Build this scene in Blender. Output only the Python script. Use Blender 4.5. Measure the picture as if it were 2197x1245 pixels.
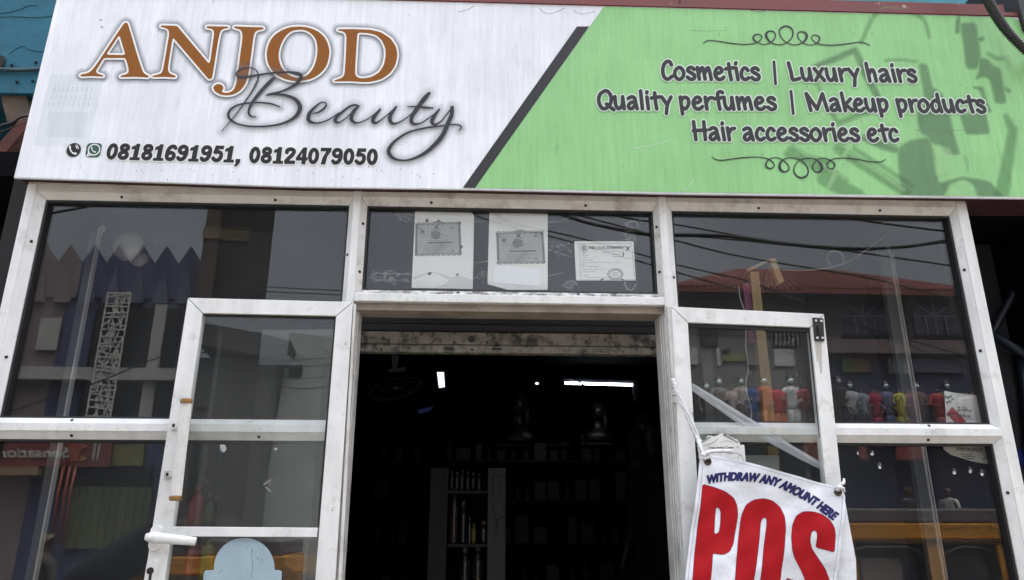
import bpy, bmesh, math, random
import numpy as np
from mathutils import Vector, Matrix, geometry
random.seed(7)
R = math.radians
for o in list(bpy.data.objects): bpy.data.objects.remove(o)
SC = bpy.context.scene
COL = SC.collection

# ------------------------------------------------------------------ camera
IW, IH, FPX = 2197.0, 1245.0, 1600.0
YAW, PITCH, ROLL = 0.04194621, 0.31542468, 0.00149505
CAM = np.array([0.0, -2.44, 1.70])
cy, sy, cp, sp, cr, sr = math.cos(YAW), math.sin(YAW), math.cos(PITCH), math.sin(PITCH), math.cos(ROLL), math.sin(ROLL)
FW = np.array([sy*cp, cy*cp, sp]); R0 = np.array([cy, -sy, 0]); U0 = np.cross(R0, FW)
RT = cr*R0 + sr*U0; UP = -sr*R0 + cr*U0
cd = bpy.data.cameras.new('camera'); cam = bpy.data.objects.new('camera', cd); COL.objects.link(cam)
cam.matrix_world = Matrix(((RT[0], UP[0], -FW[0], CAM[0]), (RT[1], UP[1], -FW[1], CAM[1]), (RT[2], UP[2], -FW[2], CAM[2]), (0, 0, 0, 1)))
cd.sensor_width = 36; cd.lens = 36*FPX/IW; cd.clip_start = 0.05; cd.clip_end = 500
SC.camera = cam

# ------------------------------------------------------------------ sky, sun, exposure
SUN_EL, SUN_AZ = R(70), R(30)
w = bpy.data.worlds.new('World'); SC.world = w; w.use_nodes = True
nt = w.node_tree; nt.nodes.clear()
sky = nt.nodes.new('ShaderNodeTexSky'); sky.sky_type = 'NISHITA'; sky.sun_disc = False
sky.sun_elevation = SUN_EL; sky.sun_rotation = SUN_AZ; sky.dust_density = 6; sky.air_density = 1.0; sky.ozone_density = 1.0
hs = nt.nodes.new('ShaderNodeHueSaturation'); hs.inputs['Saturation'].default_value = 0.36
bg = nt.nodes.new('ShaderNodeBackground'); bg.inputs[1].default_value = 0.148
wo = nt.nodes.new('ShaderNodeOutputWorld')
# soft unevenness of the overcast
tcw = nt.nodes.new('ShaderNodeTexCoord'); nzw = nt.nodes.new('ShaderNodeTexNoise'); nzw.inputs['Scale'].default_value = 3.0; nzw.inputs['Detail'].default_value = 5
mrw = nt.nodes.new('ShaderNodeMapRange'); mrw.inputs[1].default_value = .3; mrw.inputs[2].default_value = .7; mrw.inputs[3].default_value = .82; mrw.inputs[4].default_value = 1.15
mxw = nt.nodes.new('ShaderNodeMix'); mxw.data_type = 'RGBA'; mxw.blend_type = 'MULTIPLY'; mxw.inputs[0].default_value = 1.0
L = nt.links.new
L(tcw.outputs['Generated'], nzw.inputs['Vector']); L(nzw.outputs['Fac'], mrw.inputs[0])
L(sky.outputs[0], hs.inputs['Color']); L(hs.outputs[0], mxw.inputs[6]); L(mrw.outputs[0], mxw.inputs[7])
# overcast: brightest overhead, dimmer towards the horizon
sxyz = nt.nodes.new('ShaderNodeSeparateXYZ'); mz_ = nt.nodes.new('ShaderNodeMapRange'); mz_.inputs[1].default_value = 0; mz_.inputs[2].default_value = 1; mz_.inputs[3].default_value = .40; mz_.inputs[4].default_value = 2.1
mxz = nt.nodes.new('ShaderNodeMix'); mxz.data_type = 'RGBA'; mxz.blend_type = 'MULTIPLY'; mxz.inputs[0].default_value = 1.0
L(tcw.outputs['Generated'], sxyz.inputs[0]); L(sxyz.outputs['Z'], mz_.inputs[0]); L(mxw.outputs[2], mxz.inputs[6]); L(mz_.outputs[0], mxz.inputs[7])
L(mxz.outputs[2], bg.inputs[0]); L(bg.outputs[0], wo.inputs[0])
sl = bpy.data.lights.new('sun', 'SUN'); sl.energy = 0.8; sl.angle = R(14); sl.color = (1, .975, .94)
sun = bpy.data.objects.new('sun', sl); COL.objects.link(sun)
_d = Vector((math.sin(SUN_AZ)*math.cos(SUN_EL), math.cos(SUN_AZ)*math.cos(SUN_EL), math.sin(SUN_EL)))
sun.rotation_euler = _d.to_track_quat('Z', 'Y').to_euler()
SC.view_settings.view_transform = 'Standard'; SC.view_settings.look = 'None'; SC.view_settings.gamma = 1
SC.view_settings.exposure = 1.74
SC.render.engine = 'CYCLES'
SC.cycles.max_bounces = 10; SC.cycles.transparent_max_bounces = 24; SC.cycles.glossy_bounces = 4
SC.cycles.caustics_reflective = False; SC.cycles.caustics_refractive = False
SC.cycles.use_denoising = True; SC.cycles.use_adaptive_sampling = False; SC.cycles.denoising_prefilter = 'ACCURATE'

# ------------------------------------------------------------------ photograph pixels -> world
YF = -.022            # face of the aluminium frame
YG = 0.020            # glass plane of the shopfront

def ray(px, py):
    px = np.asarray(px, float); py = np.asarray(py, float)
    a = (px-IW/2)/FPX; b = -(py-IH/2)/FPX
    return np.stack([a*RT[i] + b*UP[i] + FW[i] for i in range(3)], -1)

def PV(px, py, Y=0.0):                 # many pixels onto the plane y = Y
    d = ray(px, py); t = (Y-CAM[1])/d[..., 1]
    return CAM + d*t[..., None]

def P(px, py, Y=0.0):
    return Vector(PV(px, py, Y))

class Plane:                            # any upright or tilted plane: point and normal
    def __init__(s, pt, n): s.p = np.array(pt, float); n = np.array(n, float); s.n = n/np.linalg.norm(n)
    def V(s, px, py, off=0.0):
        d = ray(px, py); t = ((s.p+s.n*off-CAM)@s.n)/(d@s.n)
        return CAM + d*t[..., None]
    def __call__(s, px, py, off=0.0): return Vector(s.V(px, py, off))
    def mirror(s, v):
        v = np.array(v, float); return Vector(v - 2*((v-s.p)@s.n)*s.n)

def M(px, py, d):                       # a point of the far side of the street that shows mirrored in the glass at this pixel
    v = P(px, py, d); return Vector((v.x, 2*YG-v.y, v.z))

# ------------------------------------------------------------------ objects
def wloc(o):
    v = Vector((0, 0, 0))
    while o is not None: v = v + o.location; o = o.parent
    return v

def thing(name, label, cat, loc=(0, 0, 0), group=None):
    o = bpy.data.objects.new(name, None); COL.objects.link(o); o.location = loc; o.empty_display_size = .05
    return tag(o, label, cat, group)

def tag(o, label, cat, group=None):
    o['label'] = label; o['category'] = cat
    if group: o['group'] = group
    return o

def structure(o): o['kind'] = 'structure'; return o

def link_mesh(name, verts, faces, mat, parent=None, smooth=False):
    org = wloc(parent) if parent else Vector((0, 0, 0))
    me = bpy.data.meshes.new(name)
    me.from_pydata([tuple(Vector(v)-org) for v in verts], [], faces)
    me.materials.append(mat); me.validate()
    if smooth:
        for p in me.polygons: p.use_smooth = True
    o = bpy.data.objects.new(name, me); COL.objects.link(o)
    if parent: o.parent = parent
    return o

class MB:
    def __init__(s): s.v = []; s.f = []
    def add(s, vs, fs):
        b = len(s.v); s.v += [tuple(v) for v in vs]; s.f += [tuple(i+b for i in f) for f in fs]; return s
    def box(s, x0, x1, y0, y1, z0, z1):
        return s.add([(x0, y0, z0), (x1, y0, z0), (x1, y1, z0), (x0, y1, z0), (x0, y0, z1), (x1, y0, z1), (x1, y1, z1), (x0, y1, z1)],
                     [(0, 3, 2, 1), (4, 5, 6, 7), (0, 1, 5, 4), (1, 2, 6, 5), (2, 3, 7, 6), (3, 0, 4, 7)])
    def prism(s, front, vec):           # convex or simple outline, extruded along vec
        vec = Vector(vec); n = len(front); fr = [Vector(p) for p in front]
        tri = geometry.tessellate_polygon([fr]) if n > 4 else None
        vs = fr + [p+vec for p in fr]
        fs = [(i, (i+1) % n, n+(i+1) % n, n+i) for i in range(n)]
        if tri:
            fs += [tuple(t) for t in tri] + [tuple(n+i for i in reversed(t)) for t in tri]
        else:
            fs += [tuple(range(n)), tuple(range(2*n-1, n-1, -1))]
        return s.add(vs, fs)
    def hexa(s, a, b):                  # two matching quads
        return s.add(list(a)+list(b), [(0, 1, 2, 3), (7, 6, 5, 4), (0, 4, 5, 1), (1, 5, 6, 2), (2, 6, 7, 3), (3, 7, 4, 0)])
    def quad(s, *p): return s.add(p, [tuple(range(len(p)))])
    def tube(s, pts, r, n=8, cap=True, squash=None):
        pts = [Vector(p) for p in pts]; rr = r if isinstance(r, (list, tuple)) else [r]*len(pts)
        rings = []; prev = None
        for i, p in enumerate(pts):
            t = (pts[min(i+1, len(pts)-1)]-pts[max(i-1, 0)]).normalized()
            if prev is None:
                a = Vector((0, 0, 1)) if abs(t.z) < .9 else Vector((1, 0, 0)); u = t.cross(a).normalized()
            else:
                u = (prev-t*prev.dot(t)).normalized()
            prev = u; v = t.cross(u)
            rings.append([p+(u*math.cos(2*math.pi*k/n)+v*math.sin(2*math.pi*k/n))*rr[i] for k in range(n)])
        b = [q for g in rings for q in g]; f = []
        for i in range(len(pts)-1):
            for k in range(n): f.append((i*n+k, i*n+(k+1) % n, (i+1)*n+(k+1) % n, (i+1)*n+k))
        if cap: f += [tuple(range(n-1, -1, -1)), tuple(range((len(pts)-1)*n, len(pts)*n))]
        return s.add(b, f)
    def lathe(s, c, prof, n=16, axis='z', sx=1, sy=1):
        c = Vector(c); b = []; f = []
        for r, z in prof:
            for k in range(n):
                a = 2*math.pi*k/n; q = (r*math.cos(a)*sx, r*math.sin(a)*sy, z)
                if axis == 'y': q = (q[0], q[2], q[1])
                b.append(c+Vector(q))
        for i in range(len(prof)-1):
            for k in range(n): f.append((i*n+k, i*n+(k+1) % n, (i+1)*n+(k+1) % n, (i+1)*n+k))
        f += [tuple(range(n-1, -1, -1)), tuple(range((len(prof)-1)*n, len(prof)*n))]
        return s.add(b, f)
    def ball(s, c, rx, ry, rz, n=14, m=9):
        prof = []
        c = Vector(c); b = []; f = []
        for i in range(m+1):
            t = math.pi*i/m
            for k in range(n):
                a = 2*math.pi*k/n
                b.append(c+Vector((rx*math.sin(t)*math.cos(a), ry*math.sin(t)*math.sin(a), rz*math.cos(t))))
        for i in range(m):
            for k in range(n): f.append((i*n+k, (i+1)*n+k, (i+1)*n+(k+1) % n, i*n+(k+1) % n))
        return s.add(b, f)
    def build(s, name, mat, parent=None, smooth=False, bevel=0, seg=2):
        o = link_mesh(name, s.v, s.f, mat, parent, smooth)
        bm = bmesh.new(); bm.from_mesh(o.data)
        bmesh.ops.remove_doubles(bm, verts=bm.verts, dist=1e-6)
        bmesh.ops.recalc_face_normals(bm, faces=bm.faces)
        if bevel:
            ed = [e for e in bm.edges if len(e.link_faces) == 2 and e.calc_face_angle(0) > .5]
            bmesh.ops.bevel(bm, geom=ed, offset=bevel, segments=seg, profile=.5, affect='EDGES', clamp_overlap=True)
        bm.to_mesh(o.data); bm.free()
        return o

# ------------------------------------------------------------------ materials
def mat(name, col, rough=.5, metal=0.0, var=.0, vscale=8.0, bump=.0, bscale=60.0, dirt=None, dscale=5.0, dlo=.5, dhi=.75, stretch=(1, 1, 1), spec=.5, alpha=None, emit=None):
    m = bpy.data.materials.new(name); m.use_nodes = True; n = m.node_tree; b = n.nodes['Principled BSDF']; k = n.links.new
    b.inputs['Base Color'].default_value = (*col, 1); b.inputs['Roughness'].default_value = rough; b.inputs['Metallic'].default_value = metal
    b.inputs['Specular IOR Level'].default_value = spec
    if alpha is not None: b.inputs['Alpha'].default_value = alpha
    if emit:
        b.inputs['Emission Color'].default_value = (*emit[0], 1); b.inputs['Emission Strength'].default_value = emit[1]
    if var or bump or dirt:
        g = n.nodes.new('ShaderNodeNewGeometry'); mp = n.nodes.new('ShaderNodeMapping'); mp.inputs['Scale'].default_value = stretch
        k(g.outputs['Position'], mp.inputs['Vector'])
    out = None
    if var:
        nz = n.nodes.new('ShaderNodeTexNoise'); nz.inputs['Scale'].default_value = vscale; nz.inputs['Detail'].default_value = 6; nz.inputs['Roughness'].default_value = .6
        k(mp.outputs[0], nz.inputs['Vector'])
        mr = n.nodes.new('ShaderNodeMapRange'); mr.inputs[1].default_value = .25; mr.inputs[2].default_value = .75; mr.inputs[3].default_value = 1-var; mr.inputs[4].default_value = 1+var
        k(nz.outputs['Fac'], mr.inputs[0])
        mx = n.nodes.new('ShaderNodeMix'); mx.data_type = 'RGBA'; mx.blend_type = 'MULTIPLY'; mx.inputs[0].default_value = 1; mx.inputs[6].default_value = (*col, 1)
        k(mr.outputs[0], mx.inputs[7]); out = mx.outputs[2]
        mr2 = n.nodes.new('ShaderNodeMapRange'); mr2.inputs[3].default_value = max(.03, rough-.12); mr2.inputs[4].default_value = min(1, rough+.12)
        k(nz.outputs['Fac'], mr2.inputs[0]); k(mr2.outputs[0], b.inputs['Roughness'])
    if dirt:
        nz = n.nodes.new('ShaderNodeTexNoise'); nz.inputs['Scale'].default_value = dscale; nz.inputs['Detail'].default_value = 9; nz.inputs['Roughness'].default_value = .7
        g2 = n.nodes.new('ShaderNodeNewGeometry'); k(g2.outputs['Position'], nz.inputs['Vector'])
        mr = n.nodes.new('ShaderNodeMapRange'); mr.inputs[1].default_value = dlo; mr.inputs[2].default_value = dhi; k(nz.outputs['Fac'], mr.inputs[0])
        mx = n.nodes.new('ShaderNodeMix'); mx.data_type = 'RGBA'; mx.inputs[7].default_value = (*dirt, 1); mx.inputs[6].default_value = (*col, 1)
        k(mr.outputs[0], mx.inputs[0])
        if out: k(out, mx.inputs[6])
        out = mx.outputs[2]
    if out: k(out, b.inputs['Base Color'])
    if bump:
        nz = n.nodes.new('ShaderNodeTexNoise'); nz.inputs['Scale'].default_value = bscale; nz.inputs['Detail'].default_value = 5; k(mp.outputs[0], nz.inputs['Vector'])
        bp = n.nodes.new('ShaderNodeBump'); bp.inputs['Strength'].default_value = bump; bp.inputs['Distance'].default_value = .01
        k(nz.outputs['Fac'], bp.inputs['Height']); k(bp.outputs[0], b.inputs['Normal'])
    return m

def film(name, col, alpha, rough=.6):      # translucent print, tape, paint film
    m = bpy.data.materials.new(name); m.use_nodes = True; n = m.node_tree; b = n.nodes['Principled BSDF']
    b.inputs['Base Color'].default_value = (*col, 1); b.inputs['Roughness'].default_value = rough; b.inputs['Alpha'].default_value = alpha
    return m

def glass(name, tint=(.965, .975, .972), boost=.84, smudge=.012):
    m = bpy.data.materials.new(name); m.use_nodes = True; n = m.node_tree; n.nodes.clear(); k = n.links.new
    out = n.nodes.new('ShaderNodeOutputMaterial'); tr = n.nodes.new('ShaderNodeBsdfTransparent'); tr.inputs[0].default_value = (*tint, 1)
    gl = n.nodes.new('ShaderNodeBsdfGlossy'); gl.inputs['Roughness'].default_value = 0.0; gl.inputs[0].default_value = (1, 1, 1, 1)
    lw = n.nodes.new('ShaderNodeLayerWeight'); lw.inputs[0].default_value = .5
    pw = n.nodes.new('ShaderNodeMath'); pw.operation = 'POWER'; pw.inputs[1].default_value = 5
    ma = n.nodes.new('ShaderNodeMath'); ma.operation = 'MULTIPLY_ADD'; ma.inputs[1].default_value = .95; ma.inputs[2].default_value = .045*boost
    mx = n.nodes.new('ShaderNodeMixShader'); k(lw.outputs['Facing'], pw.inputs[0]); k(pw.outputs[0], ma.inputs[0]); k(ma.outputs[0], mx.inputs[0])
    k(tr.outputs[0], mx.inputs[1]); k(gl.outputs[0], mx.inputs[2])
    df = n.nodes.new('ShaderNodeBsdfDiffuse'); df.inputs[0].default_value = (.62, .63, .62, 1)
    g = n.nodes.new('ShaderNodeNewGeometry'); mp = n.nodes.new('ShaderNodeMapping'); mp.inputs['Scale'].default_value = (5, 5, 1.6); k(g.outputs['Position'], mp.inputs['Vector'])
    nz = n.nodes.new('ShaderNodeTexNoise'); nz.inputs['Scale'].default_value = 2.2; nz.inputs['Detail'].default_value = 9; nz.inputs['Roughness'].default_value = .72; nz.inputs['Distortion'].default_value = .8
    k(mp.outputs[0], nz.inputs['Vector'])
    mr = n.nodes.new('ShaderNodeMapRange'); mr.inputs[1].default_value = .45; mr.inputs[2].default_value = .8; mr.inputs[3].default_value = .004; mr.inputs[4].default_value = smudge; k(nz.outputs['Fac'], mr.inputs[0])
    m2 = n.nodes.new('ShaderNodeMixShader'); k(mr.outputs[0], m2.inputs[0]); k(mx.outputs[0], m2.inputs[1]); k(df.outputs[0], m2.inputs[2]); k(m2.outputs[0], out.inputs[0])
    return m

def vinyl(name, col, amp=.05):             # printed sheet with fine upright weathering streaks
    m = bpy.data.materials.new(name); m.use_nodes = True; n = m.node_tree; b = n.nodes['Principled BSDF']; k = n.links.new
    b.inputs['Roughness'].default_value = .5; b.inputs['Specular IOR Level'].default_value = .35
    g = n.nodes.new('ShaderNodeNewGeometry')
    def nz(scale, st, det=4):
        mp = n.nodes.new('ShaderNodeMapping'); mp.inputs['Scale'].default_value = st; k(g.outputs['Position'], mp.inputs['Vector'])
        t = n.nodes.new('ShaderNodeTexNoise'); t.inputs['Scale'].default_value = scale; t.inputs['Detail'].default_value = det; t.inputs['Roughness'].default_value = .65
        k(mp.outputs[0], t.inputs['Vector']); return t.outputs['Fac']
    def rng(s, lo, hi, a, c):
        mr = n.nodes.new('ShaderNodeMapRange'); mr.inputs[1].default_value = lo; mr.inputs[2].default_value = hi; mr.inputs[3].default_value = a; mr.inputs[4].default_value = c; k(s, mr.inputs[0]); return mr.outputs[0]
    def mul(a, c):
        x = n.nodes.new('ShaderNodeMath'); x.operation = 'MULTIPLY'; k(a, x.inputs[0]); k(c, x.inputs[1]); return x.outputs[0]
    s1 = rng(nz(90, (1, 1, .05)), .3, .7, 1-amp, 1+amp*.8)
    s2 = rng(nz(4, (1, 1, .5)), .3, .7, 1-amp, 1+amp)
    s3 = rng(nz(34, (1, 1, .16), 8), .64, .72, 1, .72)          # broken dark scratches
    mx = n.nodes.new('ShaderNodeMix'); mx.data_type = 'RGBA'; mx.blend_type = 'MULTIPLY'; mx.inputs[0].default_value = 1; mx.inputs[6].default_value = (*col, 1)
    k(mul(mul(s1, s2), s3), mx.inputs[7]); k(mx.outputs[2], b.inputs['Base Color'])
    bp = n.nodes.new('ShaderNodeBump'); bp.inputs['Strength'].default_value = .35; bp.inputs['Distance'].default_value = .006; k(nz(60, (1, 1, .08)), bp.inputs['Height'])
    bp2 = n.nodes.new('ShaderNodeBump'); bp2.inputs['Strength'].default_value = .3; bp2.inputs['Distance'].default_value = .03; k(nz(5, (1, 1, .7), 2), bp2.inputs['Height'])
    k(bp.outputs[0], bp2.inputs['Normal']); k(bp2.outputs[0], b.inputs['Normal'])
    return m

ALU = mat('aluminium', (.72, .73, .715), .42, .0, var=.13, vscale=11, stretch=(1.6, 1.6, .5), dirt=(.26, .245, .22), dscale=15, dlo=.56, dhi=.90)
ALUD = mat('aluminium_dusty', (.64, .63, .60), .5, .0, var=.12, vscale=10, dirt=(.22, .19, .15), dscale=9, dlo=.5, dhi=.8)
ALUR = mat('aluminium_grimy', (.60, .545, .46), .5, .0, var=.15, vscale=12, dirt=(.12, .09, .06), dscale=6, dlo=.5, dhi=.75, stretch=(.3, 1, 3))
ALUS = mat('aluminium_sill', (.68, .68, .66), .6, 0, var=.2, vscale=40, dirt=(.10, .09, .08), dscale=26, dlo=.42, dhi=.62, bump=.4, bscale=90)
RUB = mat('black_gasket', (.012, .012, .013), .6)
SCREWM = mat('screw_steel', (.03, .028, .026), .45, .6)
GLASS = glass('window_glass'); GLASSD = glass('door_glass', (.965, .975, .972), .78, .010)
BLACK = mat('black_plastic', (.015, .015, .016), .45)
DARK = mat('dark_paint', (.018, .018, .02), .8, var=.3, spec=.1)
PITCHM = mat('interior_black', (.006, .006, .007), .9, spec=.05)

# ------------------------------------------------------------------ printing: shapes in pixels -> one clean sheet
def catmull(pts, n=6, closed=False):
    pts = [tuple(p) for p in pts]; m = len(pts); out = []
    if m < 3: return pts
    rng = range(m if closed else m-1)
    for i in rng:
        g = [pts[(i+j) % m] if closed else pts[min(max(i+j, 0), m-1)] for j in (-1, 0, 1, 2)]
        for q in range(n):
            t = q/n
            out.append(tuple(.5*((2*b)+(-a+c)*t+(2*a-5*b+4*c-d)*t*t+(-a+3*b-3*c+d)*t**3) for a, b, c, d in zip(*g)))
    if not closed: out.append(pts[-1])
    return out

def soften(pts, c=3.0, it=2):              # rounds the corners of an outline
    for _ in range(it):
        o = []
        for i, p in enumerate(pts):
            a = Vector(pts[i-1]); b = Vector(p); d = Vector(pts[(i+1) % len(pts)])
            for e in (a, d):
                l = (e-b).length
                if l > 1e-6: o.append(tuple(b+(e-b)*min(.25, c/l)))
        pts = o; c *= .5
    return pts

class Ink:
    """A printed motif: strokes and outlines in pixel coordinates, turned into a distance grid; sheet() cuts one flat sheet from it."""
    def __init__(s, res=.5, pad=18): s.st = []; s.po = []; s.res = res; s.pad = pad; s.phi = None
    def stroke(s, pts, w=None, off=(0, 0), k=1.0, n=6):
        q = [((p[0]*k+off[0]), (p[1]*k+off[1]), (p[2]*k if w is None else w)) for p in pts]
        s.st.append(catmull(q, n) if n > 1 else q); return s
    def poly(s, outer, holes=(), off=(0, 0), k=1.0, c=0, smooth=False):
        def tr(p):
            q = [(a*k+off[0], b*k+off[1]) for a, b in p]
            if smooth: q = catmull(q, 6, True)
            return soften(q, c) if c else q
        s.po.append([tr(outer)]+[tr(h) for h in holes]); return s
    def text(s, body, fn, bold=0.0, shear=0.0, spacing=1.0):
        v, e, bb = glyph_edges(body, shear, spacing)
        for a, b in e: pass
        loops = edge_loops(v, e)
        s.po.append([[fn((x-bb[0])/(bb[2]-bb[0]), y) for x, y in lp] for lp in loops]); return s
    def solve(s):
        xs = [p[0] for t in s.st for p in t]+[p[0] for g in s.po for lp in g for p in lp]
        ys = [p[1] for t in s.st for p in t]+[p[1] for g in s.po for lp in g for p in lp]
        wmax = max([p[2] for t in s.st for p in t] or [0])/2+s.pad
        s.x0 = min(xs)-wmax; s.y0 = min(ys)-wmax
        nx = int((max(xs)+wmax-s.x0)/s.res)+2; ny = int((max(ys)+wmax-s.y0)/s.res)+2
        gx = s.x0+np.arange(nx)*s.res; gy = s.y0+np.arange(ny)*s.res
        phi = np.full((ny, nx), s.pad+1.0, np.float32)
        def win(xa, xb, ya, yb, m):
            return slice(max(0, int((ya-m-s.y0)/s.res)), min(ny, int((yb+m-s.y0)/s.res)+2)), slice(max(0, int((xa-m-s.x0)/s.res)), min(nx, int((xb+m-s.x0)/s.res)+2))
        for t in s.st:
            for a, b in zip(t[:-1], t[1:]):
                wy, wx = win(min(a[0], b[0]), max(a[0], b[0]), min(a[1], b[1]), max(a[1], b[1]), max(a[2], b[2])/2+s.pad)
                X = gx[None, wx]; Y = gy[wy, None]; dx, dy = b[0]-a[0], b[1]-a[1]; l2 = dx*dx+dy*dy+1e-9
                q = np.clip(((X-a[0])*dx+(Y-a[1])*dy)/l2, 0, 1)
                d = np.hypot(X-a[0]-q*dx, Y-a[1]-q*dy)-(a[2]+(b[2]-a[2])*q)/2
                phi[wy, wx] = np.minimum(phi[wy, wx], d)
        for g in s.po:
            al = [p for lp in g for p in lp]
            wy, wx = win(min(p[0] for p in al), max(p[0] for p in al), min(p[1] for p in al), max(p[1] for p in al), s.pad)
            X = gx[None, wx]; Y = gy[wy, None]; d = np.full((Y.shape[0], X.shape[1]), 1e6); ins = np.zeros(d.shape, bool)
            for lp in g:
                for a, b in zip(lp, lp[1:]+lp[:1]):
                    dx, dy = b[0]-a[0], b[1]-a[1]; l2 = dx*dx+dy*dy+1e-9
                    q = np.clip(((X-a[0])*dx+(Y-a[1])*dy)/l2, 0, 1)
                    d = np.minimum(d, (X-a[0]-q*dx)**2+(Y-a[1]-q*dy)**2)
                    if dy: ins ^= ((a[1] > Y) != (b[1] > Y)) & (X < a[0]+(Y-a[1])*dx/dy)
            d = np.sqrt(d); d[ins] *= -1
            phi[wy, wx] = np.minimum(phi[wy, wx], d)
        s.phi = phi; s.nx, s.ny = nx, ny
    def cut(s, level=0.0, clip=None, step=1, run=None):
        if s.phi is None: s.solve()
        f = s.phi[::step, ::step]-level; res = s.res*step
        if clip is not None:
            f = np.maximum(f, clip(s.x0+np.arange(f.shape[1])*res, s.y0+np.arange(f.shape[0])*res))
        I = f < 0; c = I[:-1, :-1].astype(int)+I[:-1, 1:]+I[1:, 1:]+I[1:, :-1]
        vs = []; fs = []
        full = c == 4
        for j in np.nonzero(full.any(1))[0]:
            row = np.concatenate([[0], full[j].astype(np.int8), [0]]); e = np.diff(row); a = np.nonzero(e == 1)[0]; b = np.nonzero(e == -1)[0]
            ab = list(zip(a, b)) if not run else [(q, min(q+run, t)) for p, t in zip(a, b) for q in range(p, t, run)]
            for i0, i1 in ab:
                k = len(vs); vs += [(i0, j), (i1, j), (i1, j+1), (i0, j+1)]; fs.append((k, k+1, k+2, k+3))
        for j, i in zip(*np.nonzero((c > 0) & (c < 4))):
            q = [(i, j, f[j, i]), (i+1, j, f[j, i+1]), (i+1, j+1, f[j+1, i+1]), (i, j+1, f[j+1, i])]; k = len(vs); n = 0
            for a, b in zip(q, q[1:]+q[:1]):
                if a[2] < 0: vs.append((a[0], a[1])); n += 1
                if (a[2] < 0) != (b[2] < 0):
                    t = a[2]/(a[2]-b[2]); vs.append((a[0]+(b[0]-a[0])*t, a[1]+(b[1]-a[1])*t)); n += 1
            if n >= 3: fs.append(tuple(range(k, k+n)))
        v = np.array(vs, float).reshape(-1, 2)
        return s.x0+v[:, 0]*res, s.y0+v[:, 1]*res, fs
    def sheet(s, name, m, parent, fn, level=0.0, clip=None, step=1, run=None):
        x, y, fs = s.cut(level, clip, step, run)
        return link_mesh(name, fn(x, y), fs, m, parent)

_gl = {}
def glyph_edges(body, shear=0, spacing=1.0):
    key = (body, shear, spacing)
    if key in _gl: return _gl[key]
    c = bpy.data.curves.new('lettering', 'FONT'); c.body = body; c.shear = shear; c.space_character = spacing; c.resolution_u = 4; c.fill_mode = 'NONE'
    o = bpy.data.objects.new('lettering', c); COL.objects.link(o); bpy.context.view_layer.update()
    me = o.evaluated_get(bpy.context.evaluated_depsgraph_get()).to_mesh()
    v = [(p.co.x, p.co.y) for p in me.vertices]; e = [tuple(q.vertices) for q in me.edges]
    o.evaluated_get(bpy.context.evaluated_depsgraph_get()).to_mesh_clear()
    bpy.data.objects.remove(o); bpy.data.curves.remove(c)
    bb = (min(p[0] for p in v), min(p[1] for p in v), max(p[0] for p in v), max(p[1] for p in v))
    _gl[key] = (v, e, bb); return _gl[key]

def edge_loops(v, e):
    nb = {}
    for a, b in e: nb.setdefault(a, []).append(b); nb.setdefault(b, []).append(a)
    seen = set(); out = []
    for st in nb:
        if st in seen: continue
        lp = [st]; seen.add(st); cur = st
        while True:
            nx = [q for q in nb[cur] if q not in seen]
            if not nx: break
            cur = nx[0]; seen.add(cur); lp.append(cur)
        if len(lp) > 2: out.append([v[i] for i in lp])
    return out

def line_text(ink, body, a, b, hpx, capy=.729, shear=0, spacing=1.0, lean=None):
    """Bfont text between two pixel points on its baseline; hpx = height of capitals in pixels."""
    ax, ay = a; bx, by = b
    def fn(u, v):
        x = ax+(bx-ax)*u; y = ay+(by-ay)*u; h = v/capy*hpx
        ux, uy = (1160-x, -4281-y) if lean is None else (lean, -1)
        l = math.hypot(ux, uy); return (x+ux/l*h, y+uy/l*h)
    return ink.text(body, fn, shear=shear, spacing=spacing)

# ================================================================== SETTING
ASPH = mat('asphalt', (.055, .054, .052), .9, var=.3, vscale=3, bump=.4, bscale=80)
CONC = mat('concrete', (.22, .21, .19), .85, var=.25, vscale=3, bump=.3, bscale=40, dirt=(.10, .09, .08), dscale=2)
SLABM = mat('dark_terrazzo', (.03, .028, .026), .6, var=.2)
structure(MB().quad((-120, -150, 0), (120, -150, 0), (120, 60, 0), (-120, 60, 0)).build('ground', CONC))
structure(MB().box(-60, 60, -12.6, -3.4, .004, .008).build('road', ASPH))
structure(MB().box(-12, 12, -.75, 8, .01, .65).build('shop_floor', SLABM))
structure(MB().box(-9, -1.35, -2.1, -.752, .01, .60).build('raised_pavement', CONC))
structure(MB().box(-60, 60, -17, -13.2, .008, .15).build('pavement', CONC))
structure(MB().box(-60, 60, -13.2, -12.95, .008, .14).build('kerb', CONC))

# ------------------------------------------------------------------ shop room behind the glass
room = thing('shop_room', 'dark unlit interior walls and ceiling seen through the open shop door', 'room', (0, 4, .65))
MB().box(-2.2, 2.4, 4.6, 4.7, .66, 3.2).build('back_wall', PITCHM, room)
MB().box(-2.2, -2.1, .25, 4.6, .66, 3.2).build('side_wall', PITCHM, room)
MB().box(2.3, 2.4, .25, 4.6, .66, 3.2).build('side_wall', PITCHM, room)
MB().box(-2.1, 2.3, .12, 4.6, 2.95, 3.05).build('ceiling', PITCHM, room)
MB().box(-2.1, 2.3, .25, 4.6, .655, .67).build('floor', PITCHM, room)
# dark partitions added behind the two display windows to keep them from looking grey
BACKP = mat('added_back_panel', (.022, .024, .028), .7, var=.3)
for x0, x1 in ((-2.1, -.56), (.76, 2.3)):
    MB().box(x0, x1, .62, .66, .67, 2.95).build('added_partition', BACKP, room)
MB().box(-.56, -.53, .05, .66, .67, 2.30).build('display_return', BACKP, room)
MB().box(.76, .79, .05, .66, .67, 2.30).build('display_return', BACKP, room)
MB().box(-.42, .62, .34, .36, 2.44, 2.95).build('transom_backing', mat('transom_backing', (.03, .03, .032), .8), room)

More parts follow.
